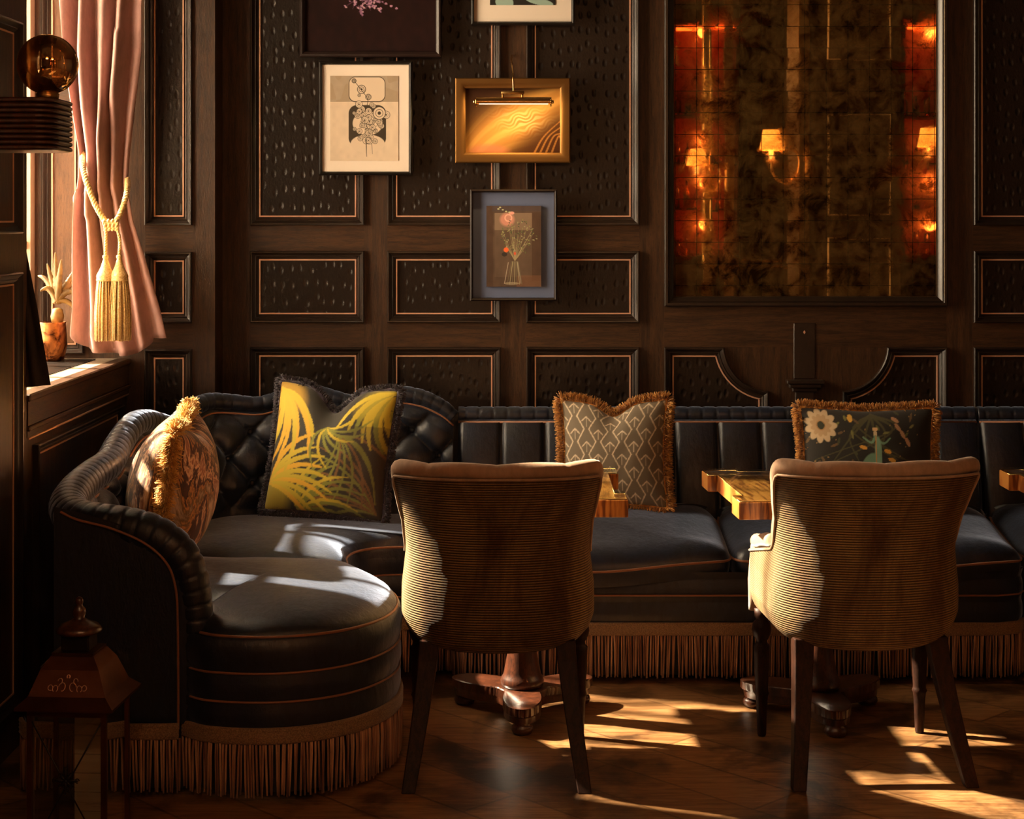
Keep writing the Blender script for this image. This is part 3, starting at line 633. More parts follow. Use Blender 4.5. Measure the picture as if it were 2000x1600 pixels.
# picture light
pt = thing('picture_light', 'slim brass picture light on a rod above the golden picture', 'picture light', P(1000, 110, 6.34))
YL = 6.16
MB().tube(catmull([P(1000, 108, 6.345), P(999, 118, 6.25), P(1002, 150, YL), P(1003, 180, YL)], 8), [.0035]*24+[.0035], 8).build('rod', 'bright_brass', pt)
m = MB(); a, b = P(979, 184, YL), P(1024, 178, YL); m.box((a.x, YL-.006, a.z), (b.x, YL+.006, b.z), 0, .002)
for px in (982, 1020): m.tube([P(px, 182, YL), P(px, 193, YL)], .004, 8)
m.build('bracket', 'antique_brass', pt)
a = P(930, 199, YL); b = P(1076, 198, YL)
def half(u_, v_): an = math.radians(-25+230*u_); return (a.x+(b.x-a.x)*v_, YL-.017*math.cos(an)*1, a.z+.017*math.sin(an))
m = MB(); m.grid(half, 18, 2); m.grid(lambda u_, v_: (lambda h: (h[0], YL+(h[1]-YL)*.88, a.z+(h[2]-a.z)*.88))(half(1-u_, v_)), 18, 2)
for x, sx in ((a.x, -1), (b.x, 1)): m.tube([(x-.002, YL, a.z), (x+.002, YL, a.z)], .017, 16); m.tube([(x, YL, a.z), (x+sx*.01, YL, a.z)], .006, 10)
m.build('lamp_shade', 'bright_brass', pt)
MB().tube([(a.x+.01, YL, a.z-.003), (b.x-.01, YL, a.z-.003)], .006, 8).build('lamp_tube', 'picture_lamp_tube', pt)
l = bpy.data.lights.new('picture_bulb', 'AREA'); l.shape = 'RECTANGLE'; l.size = .24; l.size_y = .012; l.energy = .75; l.color = (1, .62, .25)
lo = bpy.data.objects.new('picture_bulb', l); C.objects.link(lo); lo.parent = pt; lo.location = Vector(((a.x+b.x)/2, YL+.003, a.z-.012))-Vector(pt.location); lo.rotation_euler = (math.radians(38), 0, 0)

# ================================================================== CURTAINS
def drape(name, label, lt, rt, hem, Y0, y_top, mat, nf=7, amp=.05, twist=True, flip=False):
    m = MB(); NU, NV = 150, 110
    def fn(u, v):
        py = y_top+(hem(u)-y_top)*v; a_ = lerp_tab(lt, py); b_ = lerp_tab(rt, py)
        uu = u+.018*math.sin(2*PI*u*2+py*.01)
        px = a_+(b_-a_)*uu; wdt = (b_-a_)
        am = amp*(.55+.45*math.cos((py-300)/260)); ph = .9*math.sin(py/190)+(.6*math.sin(py/77) if py > 380 else 0)
        y = Y0-am*math.cos(2*PI*nf*(u**1.15)+ph)*(.6+.4*math.sin(3*u+1))-.03*math.sin(PI*u)
        if twist: y -= .035*math.exp(-((u-(.75-.5*max(0, min(1, (py-150)/260))))/.10)**2)*(1 if 60 < py < 430 else .4)
        p = P(px, py, Y0); return (p.x, y, p.z)
    m.grid(fn, NU, NV); o = m.build(name, mat); sd = o.modifiers.new('thickness', 'SOLIDIFY'); sd.thickness = .004
    o['label'] = label; o['category'] = 'curtain'; return o
drape('curtain', 'dusty pink velvet curtain tied back with gold rope, beside the window',
      [(-500, 95), (0, 122), (100, 126), (200, 140), (300, 158), (345, 158), (400, 151), (500, 148), (600, 146), (650, 141), (690, 143)],
      [(-500, 300), (0, 278), (100, 275), (200, 263), (300, 253), (360, 250), (430, 262), (500, 285), (600, 313), (690, 332)],
      lambda u: 655+34*math.sin(PI*min(1, u*1.15))**.5-12*max(0, u-.6)+(10 if u > .5 else 0)*u, 6.03, -470, 'pink_velvet', 4, .055)
drape('curtain', 'dark shaded curtain tail hanging at the near side of the window',
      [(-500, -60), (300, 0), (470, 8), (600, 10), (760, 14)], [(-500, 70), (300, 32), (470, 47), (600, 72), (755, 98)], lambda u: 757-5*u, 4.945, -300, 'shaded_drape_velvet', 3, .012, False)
# tieback with two tassels
YT = 5.88
tb = thing('curtain_tieback', 'gold rope tieback with two long tassels around the pink curtain', 'tieback', P(215, 430, YT))
def rope(m, pts, r, tw=60, strands=3):
    pts, L = resample(pts, .004)
    for s_ in range(strands):
        q = []
        for i, p in enumerate(pts):
            d = (pts[min(i+1, len(pts)-1)]-pts[max(i-1, 0)]).normalized(); u = Vector((0, 1, 0)); u = (u-d*u.dot(d)).normalized(); w_ = d.cross(u)
            an = L*i/len(pts)*tw*2+2*PI*s_/strands; q.append(p+(u*math.cos(an)+w_*math.sin(an))*r*.55)
        m.tube(q, r*.6, 6)
m = MB(); rope(m, catmull([P(162, 300, YT+.15), P(161, 322, YT+.06), P(168, 352, YT), P(184, 395, YT-.02), P(204, 430, YT-.03), P(214, 438, YT-.03)], 8), .0095, 90)
rope(m, catmull([P(214, 438, YT-.03), P(228, 430, YT-.03), P(240, 405, YT-.01), P(248, 375, YT+.03), P(249, 350, YT+.12)], 8), .0095, 90)
m.build('rope', 'gold_rope', tb)
m = MB()
for k in range(4): rope(m, [P(203+k*8, 430, YT-.05), P(206+k*7.5, 440, YT-.056), P(207+k*7, 449, YT-.045)], .008, 90)
m.build('knot', 'gold_rope', tb)
for px, top in ((206, 497), (233, 497)):
    m = MB(); rope(m, catmull([P(207 if px < 220 else 229, 446, YT-.045), P(px+1, 470, YT-.05), P(px, 498, YT-.05)], 8), .0055, 120); m.build('cord', 'gold_rope', tb)
    c = P(px, 545, YT-.05); k = YT/F
    th = MB().lathe([(.003, 0), (.010, -.003), (.010, -.010), (.007, -.014), (.010, -.022), (.015, -.04), (.024, -.058), (.029, -.068), (.031, -.074), (.029, -.080), (.031, -.084), (.030, -.09)], c+Vector((0, 0, 47*k)), 24, wob=lambda a, z: 1+.02*math.sin(12*a+z*500)).build('tassel', 'gold_rope', tb)
    m = MB()
    for j in range(170):
        an = random.random()*2*PI; r0 = .024*math.sqrt(random.random()); r1 = r0*1.42+.002; z0 = c.z+47*k-.085; z1 = c.z-(664-545)*k+random.uniform(-.002, .004)
        q = [Vector((c.x+r*math.cos(an), c.y+r*math.sin(an), z)) for r, z in ((r0+.004, z0), (r0*1.2+.004, z0-.04), (r1+.002, (z0+z1)/2), (r1+.003, z1))]
        m.tube(q, .0022, 4)
    m.build('tassel_skirt', 'gold_rope', th)

# ================================================================== PLANT
pc = P(102, 700, 6.04); pc.z = ZS
pp = thing('potted_aloe', 'spiky aloe in a copper pot on the window sill', 'potted plant', pc)
MB().lathe([(.036, .0), (.045, .02), (.052, .06), (.050, .10), (.047, .135), (.049, .14), (.044, .14), (.042, .11), (.0, .108)], pc, 28).build('pot', 'copper_pot', pp)
base = P(112, 592, 6.04)
for (dx, dy, wd) in ((-42, -48, 14), (-22, -72, 12), (-2, -95, 13), (14, -82, 13), (34, -64, 13), (50, -40, 12), (44, -8, 11), (48, 36, 9), (-30, -20, 12), (6, -50, 15), (28, -30, 14)):
    L = 12; yb = random.uniform(-.04, .04)
    def lf(u_, v_, dx=dx, dy=dy, wd=wd, yb=yb):
        s_ = v_; px = 112+dx*s_; py = 588+dy*s_+(-14*math.sin(PI*s_) if dy > -60 else 0); ww = wd*(1-s_)**.7*.5+.4
        nx, ny = dy, -dx; n_ = math.hypot(nx, ny)+1e-6; zig = 1+.12*math.sin(s_*60)
        x = px+nx/n_*ww*(u_*2-1)*zig; y = py+ny/n_*ww*(u_*2-1)*zig
        p = P(x, y, 6.04); return (p.x, 6.04+yb*s_-.012*(1-(u_*2-1)**2)*(1-s_), p.z)
    m = MB().grid(lf, 7, 40); o = m.build('leaf', 'aloe_leaf', pp); sd = o.modifiers.new('t', 'SOLIDIFY'); sd.thickness = .004
MB().lathe([(.006, 0), (.020, .01), (.024, .03), (.018, .055), (.008, .06)], (base.x, 6.04, pc.z+.13), 14).build('stem', 'aloe_leaf', pp)

# ================================================================== GLOBE WALL LAMP
YG = 3.53
gl_ = thing('globe_wall_lamp', 'smoked round bulb on ribbed dark wooden wall bracket at top left', 'wall light', (XL, YG, P(0, 245, YG).z))
x1 = P(128, 0, YG).x
for k in range(10):
    zt = P(0, 195+k*10.1, YG).z; zb = P(0, 195+(k+1)*10.1, YG).z; h = zt-zb; pts = []
    xe = x1-.0
    for i in range(9): an = -PI/2+PI/2*i/8; pts.append((xe-.045+.045*math.cos(an), YG-.05+.045*math.sin(an)+.0))
    for i in range(9): an = PI/2*i/8; pts.append((xe-.045+.045*math.cos(an), YG+.05+.045*math.sin(an)))
    pts = [(XL, YG-.095)]+pts+[(XL, YG+.095)]
    V = []; n = len(pts)
    for off, z in ((.006, zb), (.002, zb+h*.12), (0, zb+h*.35), (0, zb+h*.65), (.002, zt-h*.12), (.006, zt)):
        for (x, y) in pts:
            dx, dy = x-(xe-.3), y-YG; L = math.hypot(dx, dy); V.append((x-(off if x > xe-.07 else 0), y-math.copysign(off, dy), z))
    Fc = [(r*n+i, r*n+(i+1) % n, (r+1)*n+(i+1) % n, (r+1)*n+i) for r in range(5) for i in range(n)]+[tuple(range(n-1, -1, -1)), tuple(range(5*n, 6*n))]
    if k == 0: m = MB()
    m.add(V, Fc)
m.build('ribbed_bracket', 'mahogany', gl_, 40)
gc = P(93, 126, YG); r = 59*YG/F
MB().lathe([(.022, 0), (.024, .012), (.019, .016), (.019, .026), (.016, .03)], (gc.x, YG, P(0, 195, YG).z), 20).build('socket', 'antique_brass', gl_)
prof = [(.017, -r*1.10), (.018, -r*.99)]+[(r*math.cos(a_), r*math.sin(a_)) for a_ in np.linspace(-1.30, PI/2-.001, 26)]
MB().lathe(prof, gc, 48, cap=False).build('glass_globe', 'smoked_globe', gl_)
MB().lathe([(.004, -r), (.010, -r*.5), (.004, 0), (.012, r*.1), (.002, r*.3)], gc, 12).build('filament', 'antique_brass', gl_)

# ================================================================== SOFA and BANQUETTE
YN = 5.48
LAYER = [(.425, .0), (.418, .012), (.39, .022), (.36, .018), (.338, .004), (.332, .004), (.31, .016), (.285, .016), (.265, .004), (.258, .004), (.235, .014), (.21, .014), (.195, .006)]
def body(path, parent, name='base', zmul=1.0, seams=((.335, .004), (.2615, .004)), ztop=9):
    path = [Vector((p[0], p[1], 0)) for p in path]; n = len(path); nr = []
    for i in range(n):
        d = (path[min(i+1, n-1)]-path[max(i-1, 0)]).normalized(); nr.append(Vector((d.y, -d.x, 0)))
    prof = [(z_, o_*.55) for z_, o_ in (LAYER if seams else [(.20, 0)]) if z_ < ztop]+[(.02, -.03)]
    V = [tuple(Vector((path[i].x, path[i].y, 0))+nr[i]*off+Vector((0, 0, z*zmul))) for z, off in prof for i in range(n)]
    Fc = [(r*n+i, r*n+i+1, (r+1)*n+i+1, (r+1)*n+i)[::-1] for r in range(len(prof)-1) for i in range(n-1)]
    obj(name, V, Fc, 'navy_velvet', parent)
    for z, off in seams: MB().tube([path[i]+nr[i]*(off+.001)+Vector((0, 0, z*zmul)) for i in range(n)], .0032, 6).build('piping', 'gold_piping', parent)
    # braid
    V = []; bp = [(.197, .004), (.197, .012), (.190, .0145), (.184, .012), (.181, .0145), (.175, .012), (.172, .0145), (.166, .012), (.160, .0145), (.155, .010), (.155, .0)]
    V = [tuple(path[i]+nr[i]*off+Vector((0, 0, z))) for z, off in bp for i in range(n)]
    Fc = [(r*n+i, r*n+i+1, (r+1)*n+i+1, (r+1)*n+i)[::-1] for r in range(len(bp)-1) for i in range(n-1)]
    obj('braid', V, Fc, 'braid_cord', parent)
    # cords of the fringe
    rp, L = resample(path, .0078); m = MB(); k = len(rp)
    for i, p in enumerate(rp):
        d = (rp[min(i+1, k-1)]-rp[max(i-1, 0)]).normalized(); nn = Vector((d.y, -d.x, 0)); j = random.uniform(-.0025, .0025); o_ = .004+random.uniform(0, .006); sw = random.uniform(-.006, .006)
        zb = .022+random.uniform(-.005, .005)
        m.tube([p+d*j+nn*o_+Vector((0, 0, .158)), p+d*(j+sw*.3)+nn*(o_+.002)+Vector((0, 0, .12)), p+d*(j+sw*.6)+nn*o_+Vector((0, 0, .07)), p+d*(j+sw)+nn*o_+Vector((0, 0, zb))], [.0032, .0030, .0032, .0026], 5)
    m.build('fringe', 'fringe_cord', parent)
def cushion_dome(outline, centre, z_edge, z_top, parent, name='seat_cushion', flat=.55, pipe=True, under=.05, zfun=None):
    o_, L = resample(list(outline)+[outline[0]], .02); o_ = o_[:-1]; n = len(o_); c = Vector((centre[0], centre[1], 0)); V = []; Fc = []
    fr = [1.0, 1.012, 1.010, .99, .96, .92, .86, .78, .66, .5, .3, .12]
    hz = [-under, -.02, .004, .022, .036, .048, .058, .066, .073, .079, .083, .085]
    sc = (z_top-z_edge)/.085
    for f, h in zip(fr, hz):
        for p in o_:
            q = Vector((p.x, p.y, 0)); x = c+(q-c)*f; z = z_edge+h*(sc if h > 0 else 1)
            z += .006*mnoise.noise(Vector((x.x*5, x.y*5, 3)))*(1 if h > .02 else 0)
            V.append((x.x, x.y, z+(zfun(x.x, x.y) if zfun else 0)))
    for r in range(len(fr)-1):
        for i in range(n): Fc.append((r*n+i, r*n+(i+1) % n, (r+1)*n+(i+1) % n, (r+1)*n+i))
    V.append((c.x, c.y, z_top+(zfun(c.x, c.y) if zfun else 0))); t_ = len(V)-1; r0 = (len(fr)-1)*n
    for i in range(n): Fc.append((r0+i, r0+(i+1) % n, t_))
    o = obj(name, V, Fc, 'navy_velvet', parent)
    if pipe: MB().tube([c+(Vector((p.x, p.y, 0))-c)*1.014+Vector((0, 0, z_edge+.001+(zfun(p.x, p.y) if zfun else 0))) for p in o_], .0042, 6, True).build('piping', 'gold_piping', o)
    return o
def pleated(pts, rad, parent, name='top_roll', pitch=.042, mat='navy_velvet', n=20, depth=.10):
    rp, L = resample(pts, .0045); m = len(rp); rr = []
    for i in range(m):
        s_ = L*i/(m-1); f = (s_/pitch) % 1; r0 = rad(i/(m-1)) if callable(rad) else rad
        rr.append(r0*(1-depth*math.exp(-((f-.5)/.10)**2)))
    return MB().tube(rp, rr, n).build(name, mat, parent)

sofa = thing('corner_sofa', 'dark navy velvet corner sofa with tufted scalloped back, rolled arm and fringe', 'sofa', (-.75, 5.2, 0))
Fp = [(-.875, 4.43), (-.80, 4.375), (-.66, 4.355), (-.53, 4.39), (-.43, 4.47), (-.365, 4.59), (-.345, 4.72), (-.365, 4.87), (-.42, 5.0), (-.49, 5.13), (-.54, 5.27), (-.555, 5.39), (-.53, 5.50), (-.46, 5.555), (-.36, 5.565), (-.236, 5.56)]
fp = catmull([(a, b, 0) for a, b in Fp], 6); body(fp, sofa)
body([(-1.30, 4.45), (-1.28, 4.405), (-1.20, 4.395), (-1.05, 4.395), (-.93, 4.395), (-.885, 4.40)], sofa, 'arm_base', seams=())
# front seat
fo = [(-.845, 4.43), (-.78, 4.385), (-.66, 4.365), (-.53, 4.40), (-.435, 4.475), (-.372, 4.59), (-.352, 4.72), (-.37, 4.86), (-.425, 4.99), (-.49, 5.10), (-.55, 5.17), (-.70, 5.21), (-.90, 5.22), (-1.14, 5.20), (-1.14, 4.9), (-1.10, 4.70), (-.95, 4.64), (-.86, 4.63), (-.78, 4.585), (-.735, 4.535), (-.76, 4.495), (-.83, 4.47), (-.858, 4.45)]
cushion_dome(catmull([(a, b, 0) for a, b in fo], 4, True), (-.72, 4.86), .425, .492, sofa)
bo = [(-.55, 5.22), (-.558, 5.38), (-.533, 5.485), (-.46, 5.545), (-.36, 5.553), (-.25, 5.55), (-.243, 5.75), (-.243, 6.0), (-.6, 6.03), (-1.0, 5.98), (-1.14, 5.8), (-1.15, 5.5), (-1.14, 5.24), (-.9, 5.235), (-.7, 5.225)]
cushion_dome(catmull([(a, b, 0) for a, b in bo], 4, True), (-.78, 5.62), .425, .482, sofa)
# top roll centreline (px, py, depth, radius)
RL = [(886, 815, 6.10, .026), (862, 795, 6.10, .028), (820, 776, 6.10, .030), (765, 768, 6.10, .030), (722, 774, 6.10, .028), (690, 786, 6.10, .028), (655, 778, 6.10, .028), (615, 767, 6.10, .028), (575, 768, 6.10, .028),
      (535, 782, 6.08, .028), (500, 789, 6.06, .026), (450, 785, 6.03, .028), (405, 785, 5.98, .031), (370, 802, 5.90, .032), (338, 830, 5.80, .032), (312, 826, 5.70, .034), (285, 822, 5.60, .038), (258, 832, 5.47, .042), (232, 868, 5.32, .044), (212, 905, 5.15, .046),
      (176, 932, 4.98, .048), (146, 962, 4.80, .050), (133, 990, 4.66, .052), (148, 1012, 4.55, .054), (190, 1022, 4.485, .054), (250, 1030, 4.46, .053), (305, 1047, 4.45, .052), (348, 1080, 4.45, .050), (372, 1125, 4.45, .047), (382, 1180, 4.45, .044), (384, 1240, 4.45, .043), (384, 1320, 4.45, .043), (383, 1425, 4.45, .043)]
cl = [P(a, b, c) for a, b, c, d in RL]; cs = catmull(cl, 8); rads = np.interp(np.linspace(0, 1, 200), np.linspace(0, 1, len(RL)), [d for *_, d in RL])
idx = [i/8 for i in range(len(cs))]; rfull = np.interp(idx, range(len(RL)), [d for *_, d in RL])
dist = np.cumsum([0]+[(b-a).length for a, b in zip(cs, cs[1:])]); dist = dist/dist[-1]
pleated(cs, lambda f: float(np.interp(f, dist, rfull)), sofa, depth=.075, pitch=.037)
# inner back, tufted
ctr = Vector((-.78, 5.25, 0)); NJ = 90
i1 = 28*8  # up to where the arm drops
rp, L = resample(cs[:27*8], .008); n = len(rp); V = []
nrm = []
for i in range(n):
    d = (rp[min(i+6, n-1)]-rp[max(i-6, 0)]); d.z = 0; d.normalize(); nn = Vector((-d.y, d.x, 0))
    if nn.dot(ctr-Vector((rp[i].x, rp[i].y, 0))) < 0: nn = -nn
    nrm.append(nn)
def tuft(s_, h_):
    a_ = s_/.20*PI; b_ = h_/.175*PI; A = abs(math.sin((a_+b_)/1.0)); B = abs(math.sin((a_-b_)/1.0)); q_ = (A*B)**.35
    hd = math.exp(-((A*A+B*B)/.10)); return .042*q_-.032*hd
for j in range(NJ):
    t_ = j/(NJ-1)
    for i in range(n):
        p = rp[i]; s_ = L*i/(n-1); z = p.z-.022+(.38-(p.z-.022))*t_
        off = .012+.055*math.sin(PI*min(1, t_*1.15)*.5)+.03*t_
        dep = min(1, t_*9)*max(0, min(1, (.98-t_)*3)); lower = 1 if z > .56 else max(.12, (z-.47)/.09)
        off += tuft(s_-.07, (z-.655))*dep*lower
        q = Vector((p.x, p.y, 0))+nrm[i]*off; V.append((q.x, q.y, z))
Fc = [(j*n+i, j*n+i+1, (j+1)*n+i+1, (j+1)*n+i) for j in range(NJ-1) for i in range(n-1)]
bk = obj('tufted_back', V, Fc, 'navy_velvet', sofa)
# piping under the roll
MB().tube([rp[i]+nrm[i]*(.020+.012*min(1, i/n*2))+Vector((0, 0, -.028-.016*min(1, i/n*2))) for i in range(0, n, 2)], .0036, 6).build('piping', 'gold_piping', sofa)
# buttons
m = MB(); k = 0
for ia in range(0, 40):
    for ib in range(-3, 3):
        if (ia+ib) % 2: continue
        s_ = .07+ia*.10; h_ = .655+ib*.0875
        if s_ > L-.3 or s_ < .03 or not (.52 < h_ < .80): continue
        i = int(s_/L*(n-1)); p = rp[i]
        if h_ > p.z-.08: continue
        t_ = (p.z-.022-h_)/(p.z-.022-.38); off = .012+.055*math.sin(PI*min(1, t_*1.15)*.5)+.03*t_-.012
        c = Vector((p.x, p.y, h_))+nrm[i]*off
        m.tube([c, c+nrm[i]*.006, c+nrm[i]*.009], [.011, .010, .004], 12)
m.build('tuft_buttons', 'navy_velvet', sofa)
# outer shell of back and arm
rp2, L2 = resample(cs[:29*8], .02); n2 = len(rp2); V = []
for (f, z_) in ((0, None), (.5, None), (1, .19), (1, .02)):
    for i in range(n2):
        d = (rp2[min(i+3, n2-1)]-rp2[max(i-3, 0)]); d.z = 0; d = d.normalized() if d.length > 1e-4 else Vector((1, 0, 0)); nn = Vector((-d.y, d.x, 0))
        if nn.dot(ctr-Vector((rp2[i].x, rp2[i].y, 0))) < 0: nn = -nn
        p = rp2[i]; z = p.z if f == 0 else (.19+(p.z-.19)*.5 if z_ is None else z_); q = Vector((p.x, p.y, 0))-nn*(.022 if f == 0 else .026); V.append((q.x, q.y, z))
obj('outer_shell', V, [(j*n2+i, j*n2+i+1, (j+1)*n2+i+1, (j+1)*n2+i)[::-1] for j in range(3) for i in range(n2-1)], 'navy_velvet', sofa)
pp_ = catmull([P(118, 1000, 4.41), P(150, 1015, 4.405), P(215, 1032, 4.40), P(280, 1060, 4.40), P(325, 1100, 4.40), P(343, 1150, 4.40), P(347, 1220, 4.40), P(348, 1320, 4.40), P(348, 1425, 4.395)], 8)
MB().tube(pp_, .0034, 6).build('piping', 'gold_piping', sofa)
# lining panel that closes the arm front between piping and roll
a_ = [P(a, b, 4.412) for a, b in ((105, 990), (150, 1000), (215, 1018), (280, 1040), (330, 1070), (362, 1120), (378, 1180), (384, 1240), (384, 1330), (384, 1430))]
V = [tuple(p) for p in a_]+[(p.x, 4.412, .19) for p in a_]; n_ = len(a_); obj('arm_panel', V, [(i, n_+i, n_+i+1, i+1) for i in range(n_-1)], 'navy_velvet', sofa)

def banquette(x0, x1, splits, label):
    t0 = thing('banquette', label, 'banquette', ((x0+x1)/2, 5.9, 0), 'straight navy velvet banquette units'); e = .003
    xs = [x0+e]+splits+[x1-e]
    path = [(x0+e, 6.1), (x0+e, 5.56), (x0+.03, 5.515)]+[(x0+.1+(x1-x0-.2)*k/12, 5.49) for k in range(13)]+[(x1-.03, 5.515), (x1-e, 5.56), (x1-e, 6.1)]
    body(path, t0, seams=((.285, .011),), ztop=.375)
    for a, b in zip(xs, xs[1:]):
        a += .002; b -= .002; w_ = b-a; r = .06
        o_ = [(a+r*1.2, 5.492), (a+w_*.3, 5.468), (a+w_*.5, 5.46), (a+w_*.7, 5.468), (b-r*1.2, 5.492), (b-r*.3, 5.515), (b-.002, 5.60), (b, 5.7), (b-.004, 5.9), (b-.02, 6.0), (b-.06, 6.02), (a+.06, 6.02), (a+.02, 6.0), (a+.004, 5.9), (a, 5.7), (a+.002, 5.60), (a+r*.3, 5.515)]
        cushion_dome(catmull([(p, q, 0) for p, q in o_], 4, True), ((a+b)/2, 5.76), .392, .468, t0, zfun=lambda x, y, a=a, b=b: -.028*math.exp(-((x-(a+b)/2)/.25)**2)*max(0, 1-max(0, y-5.46)/.3)+.05*max(0, min(1, (y-5.62)/.35)))
    zt = wz(0)*0+.775; ncha = round((x1-x0)/.158)
    def face(u_, v_):
        x = x0+e+(x1-x0-2*e)*u_; f = (u_*ncha) % 1; gr = math.exp(-(min(f, 1-f)/.045)**2); y = 6.0+.09*v_-.020*math.sin(PI*v_)+.016*gr-.010*math.sin(PI*f)
        return (x, y, .40+(.768-.40)*v_)
    MB().grid(face, ncha*22+1, 20).build('backrest', 'navy_velvet', t0)
    MB().box((x0+e, 6.10, .03), (x1-e, 6.20, .775)).build('back_frame', 'navy_velvet', t0, False)
    pleated([(x0+e, 6.135, .79), ((x0+x1)/2, 6.135, .79), (x1-e, 6.135, .79)], .030, t0, pitch=.05, depth=.08)
    MB().tube([(x0+e, 6.098, .768), (x1-e, 6.098, .768)], .0038, 6).build('piping', 'gold_piping', t0)
    return t0
banquette(-.232, 1.628, [.680], 'straight navy velvet banquette behind the two chairs, between sofa and right seam')
banquette(1.632, 3.3, [2.47], 'straight navy velvet banquette cut off by the right edge of the photo')

# ================================================================== THROW CUSHIONS
def pillow(name, label, w_, h_, th, M, mat, trim, cv=None, chop=.05, N=130, trimlen=.02, nstr=2600, ear=.05, tr=.010):
    t0 = thing(name, label, 'cushion', M.translation); lin = np.linspace(-1, 1, N)
    def shape(u, v):
        pin = 1-ear*(1-v*v)*1.0; x = w_/2*u*(1-ear*(1-v*v)); z = h_/2*v*(1-ear*(1-u*u))
        if v > 0: z -= chop*math.exp(-(u/.30)**2)*v**2.0
        t_ = th/2*max(0, (1-u*u)*(1-v*v))**.42; t_ *= 1-(.35*math.exp(-(u/.22)**2)*max(0, v)**1.5 if chop > .02 else 0)
        t_ += .004*mnoise.noise(Vector((u*3, v*3, w_*10)))*(1-u*u)*(1-v*v)
        return x, t_, z
    V = []; Fc = []; cc = []
    for s_ in (-1, 1):
        b0 = len(V)
        for j in range(N):
            for i in range(N):
                x, t_, z = shape(lin[i], lin[j]); V.append(M @ Vector((x, s_*t_, z)))
        for j in range(N-1):
            for i in range(N-1):
                q = (b0+j*N+i, b0+j*N+i+1, b0+(j+1)*N+i+1, b0+(j+1)*N+i); Fc.append(q if s_ < 0 else q[::-1])
    col = None
    if cv is not None:
        im = cv.a[::-1]; ny, nx = im.shape[:2]; jj = (np.linspace(0, ny-1, N)).astype(int); ii = np.linspace(0, nx-1, N).astype(int); s = im[jj][:, ii].reshape(-1, 3); col = np.concatenate([s, s])
    obj('cover', V, Fc, mat, t0, col=col)
    m = MB(); per = []
    K = 240
    for k in range(K):
        s_ = k/K*4; e_ = int(s_); f = (s_-e_)*2-1
        u, v = ((f, -1), (1, f), (-f, 1), (-1, -f))[e_]; x, t_, z = shape(u, v); per.append(Vector((x, 0, z)))
    core = [M @ p for p in per]; m.tube(core, tr*.7, 8, True)
    for k in range(nstr):
        s_ = random.random()*K; i = int(s_); p = per[i].lerp(per[(i+1) % K], s_-i); d = (per[(i+2) % K]-per[i-1]).normalized(); out = Vector((d.z, 0, -d.x))
        an = random.gauss(0, .65); dirv = (out*math.cos(an)+Vector((0, 1, 0))*math.sin(an)+d*random.gauss(0, .18)).normalized(); L_ = trimlen*random.uniform(.75, 1.15)
        a = M @ (p+Vector((0, random.uniform(-.003, .003), 0))); b = M @ (p+dirv*L_*.6); c = M @ (p+dirv*L_+Vector((0, random.uniform(-.003, .003), -.002)))
        m.tube([a, b, c], [.0017, .0016, .0012], 3)
    m.build('fringe_trim', trim, t0)
    return t0
def place(px, py, Y, rz=0, lean=0, roll=0):  # centre point, turn, lean back, roll in the plane
    return Matrix.Translation(P(px, py, Y)) @ Matrix.Rotation(math.radians(rz), 4, 'Z') @ Matrix.Rotation(math.radians(lean), 4, 'X') @ Matrix.Rotation(math.radians(roll), 4, 'Y')
# yellow palm print
cv = Cv(220, 220, (.030, .026, .016))
def frond(p0, p1, bend, c1, c2, nl=11, ll=.2, wdt=.010):
    p0 = Vector((*p0, 0)); p1 = Vector((*p1, 0)); d = p1-p0; nr_ = Vector((-d.y, d.x, 0)); q = [p0+d*t_+nr_*bend*math.sin(PI*t_) for t_ in np.linspace(0, 1, nl)]
    cv.curve([(a.x, a.y) for a in q[::3]], .007, .004, c1)
    for i, a in enumerate(q[1:], 1):
        dd = (q[i]-q[i-1]).normalized(); nn = Vector((-dd.y, dd.x, 0)); l_ = ll*math.sin(PI*(i/nl)*.85+.3)
        for sg in (-1, 1):
            e1 = a+dd*l_*.50+nn*sg*l_*.36; e2 = a+dd*l_*1.10+nn*sg*l_*.42
            cv.curve([(a.x, a.y), (e1.x, e1.y), (e2.x, e2.y)], wdt, .002, c1 if (i+sg) % 3 else c2, .92, 7)
YE, YO, OG = (.66, .50, .035), (.80, .46, .03), (.26, .27, .035)
def fan(o, a0, a1, n_, L_, curl, wd, c1, c2):
    for k in range(n_):
        a = a0+(a1-a0)*k/(n_-1)+random.uniform(-.04, .04); ll = L_*random.uniform(.8, 1.1)
        pts = [(o[0]+ll*t_*math.cos(a+curl*t_), o[1]+ll*t_*math.sin(a+curl*t_)) for t_ in (0, .25, .5, .75, 1)]
        q = catmull([(x, y, 0) for x, y in pts], 6); m_ = len(q)-1
        for i_ in range(m_): w0 = wd*math.sin(PI*min(1, (i_+2)/m_*.9))**.6; cv.seg((q[i_].x, q[i_].y), (q[i_+1].x, q[i_+1].y), w0, w0, c1 if k % 3 else c2, .95)
fan((.95, .95), 3.3, 4.6, 9, .62, -.5, .010, (.26, .12, .03), OG); fan((.62, .38), -.1, 1.5, 9, .55, .7, .010, OG, (.26, .12, .03))
fan((.30, 1.02), -1.9, -.1, 11, .58, .7, .013, OG, YE); fan((.02, .80), -1.35, .15, 10, .62, .55, .019, YE, YO)
fan((.03, .06), .05, 1.45, 9, .62, .75, .021, YO, YE); fan((.98, .03), 1.75, 3.2, 9, .50, -.7, .020, YE, OG)
fan((.50, .30), .3, 2.6, 8, .34, -.8, .012, OG, YE)
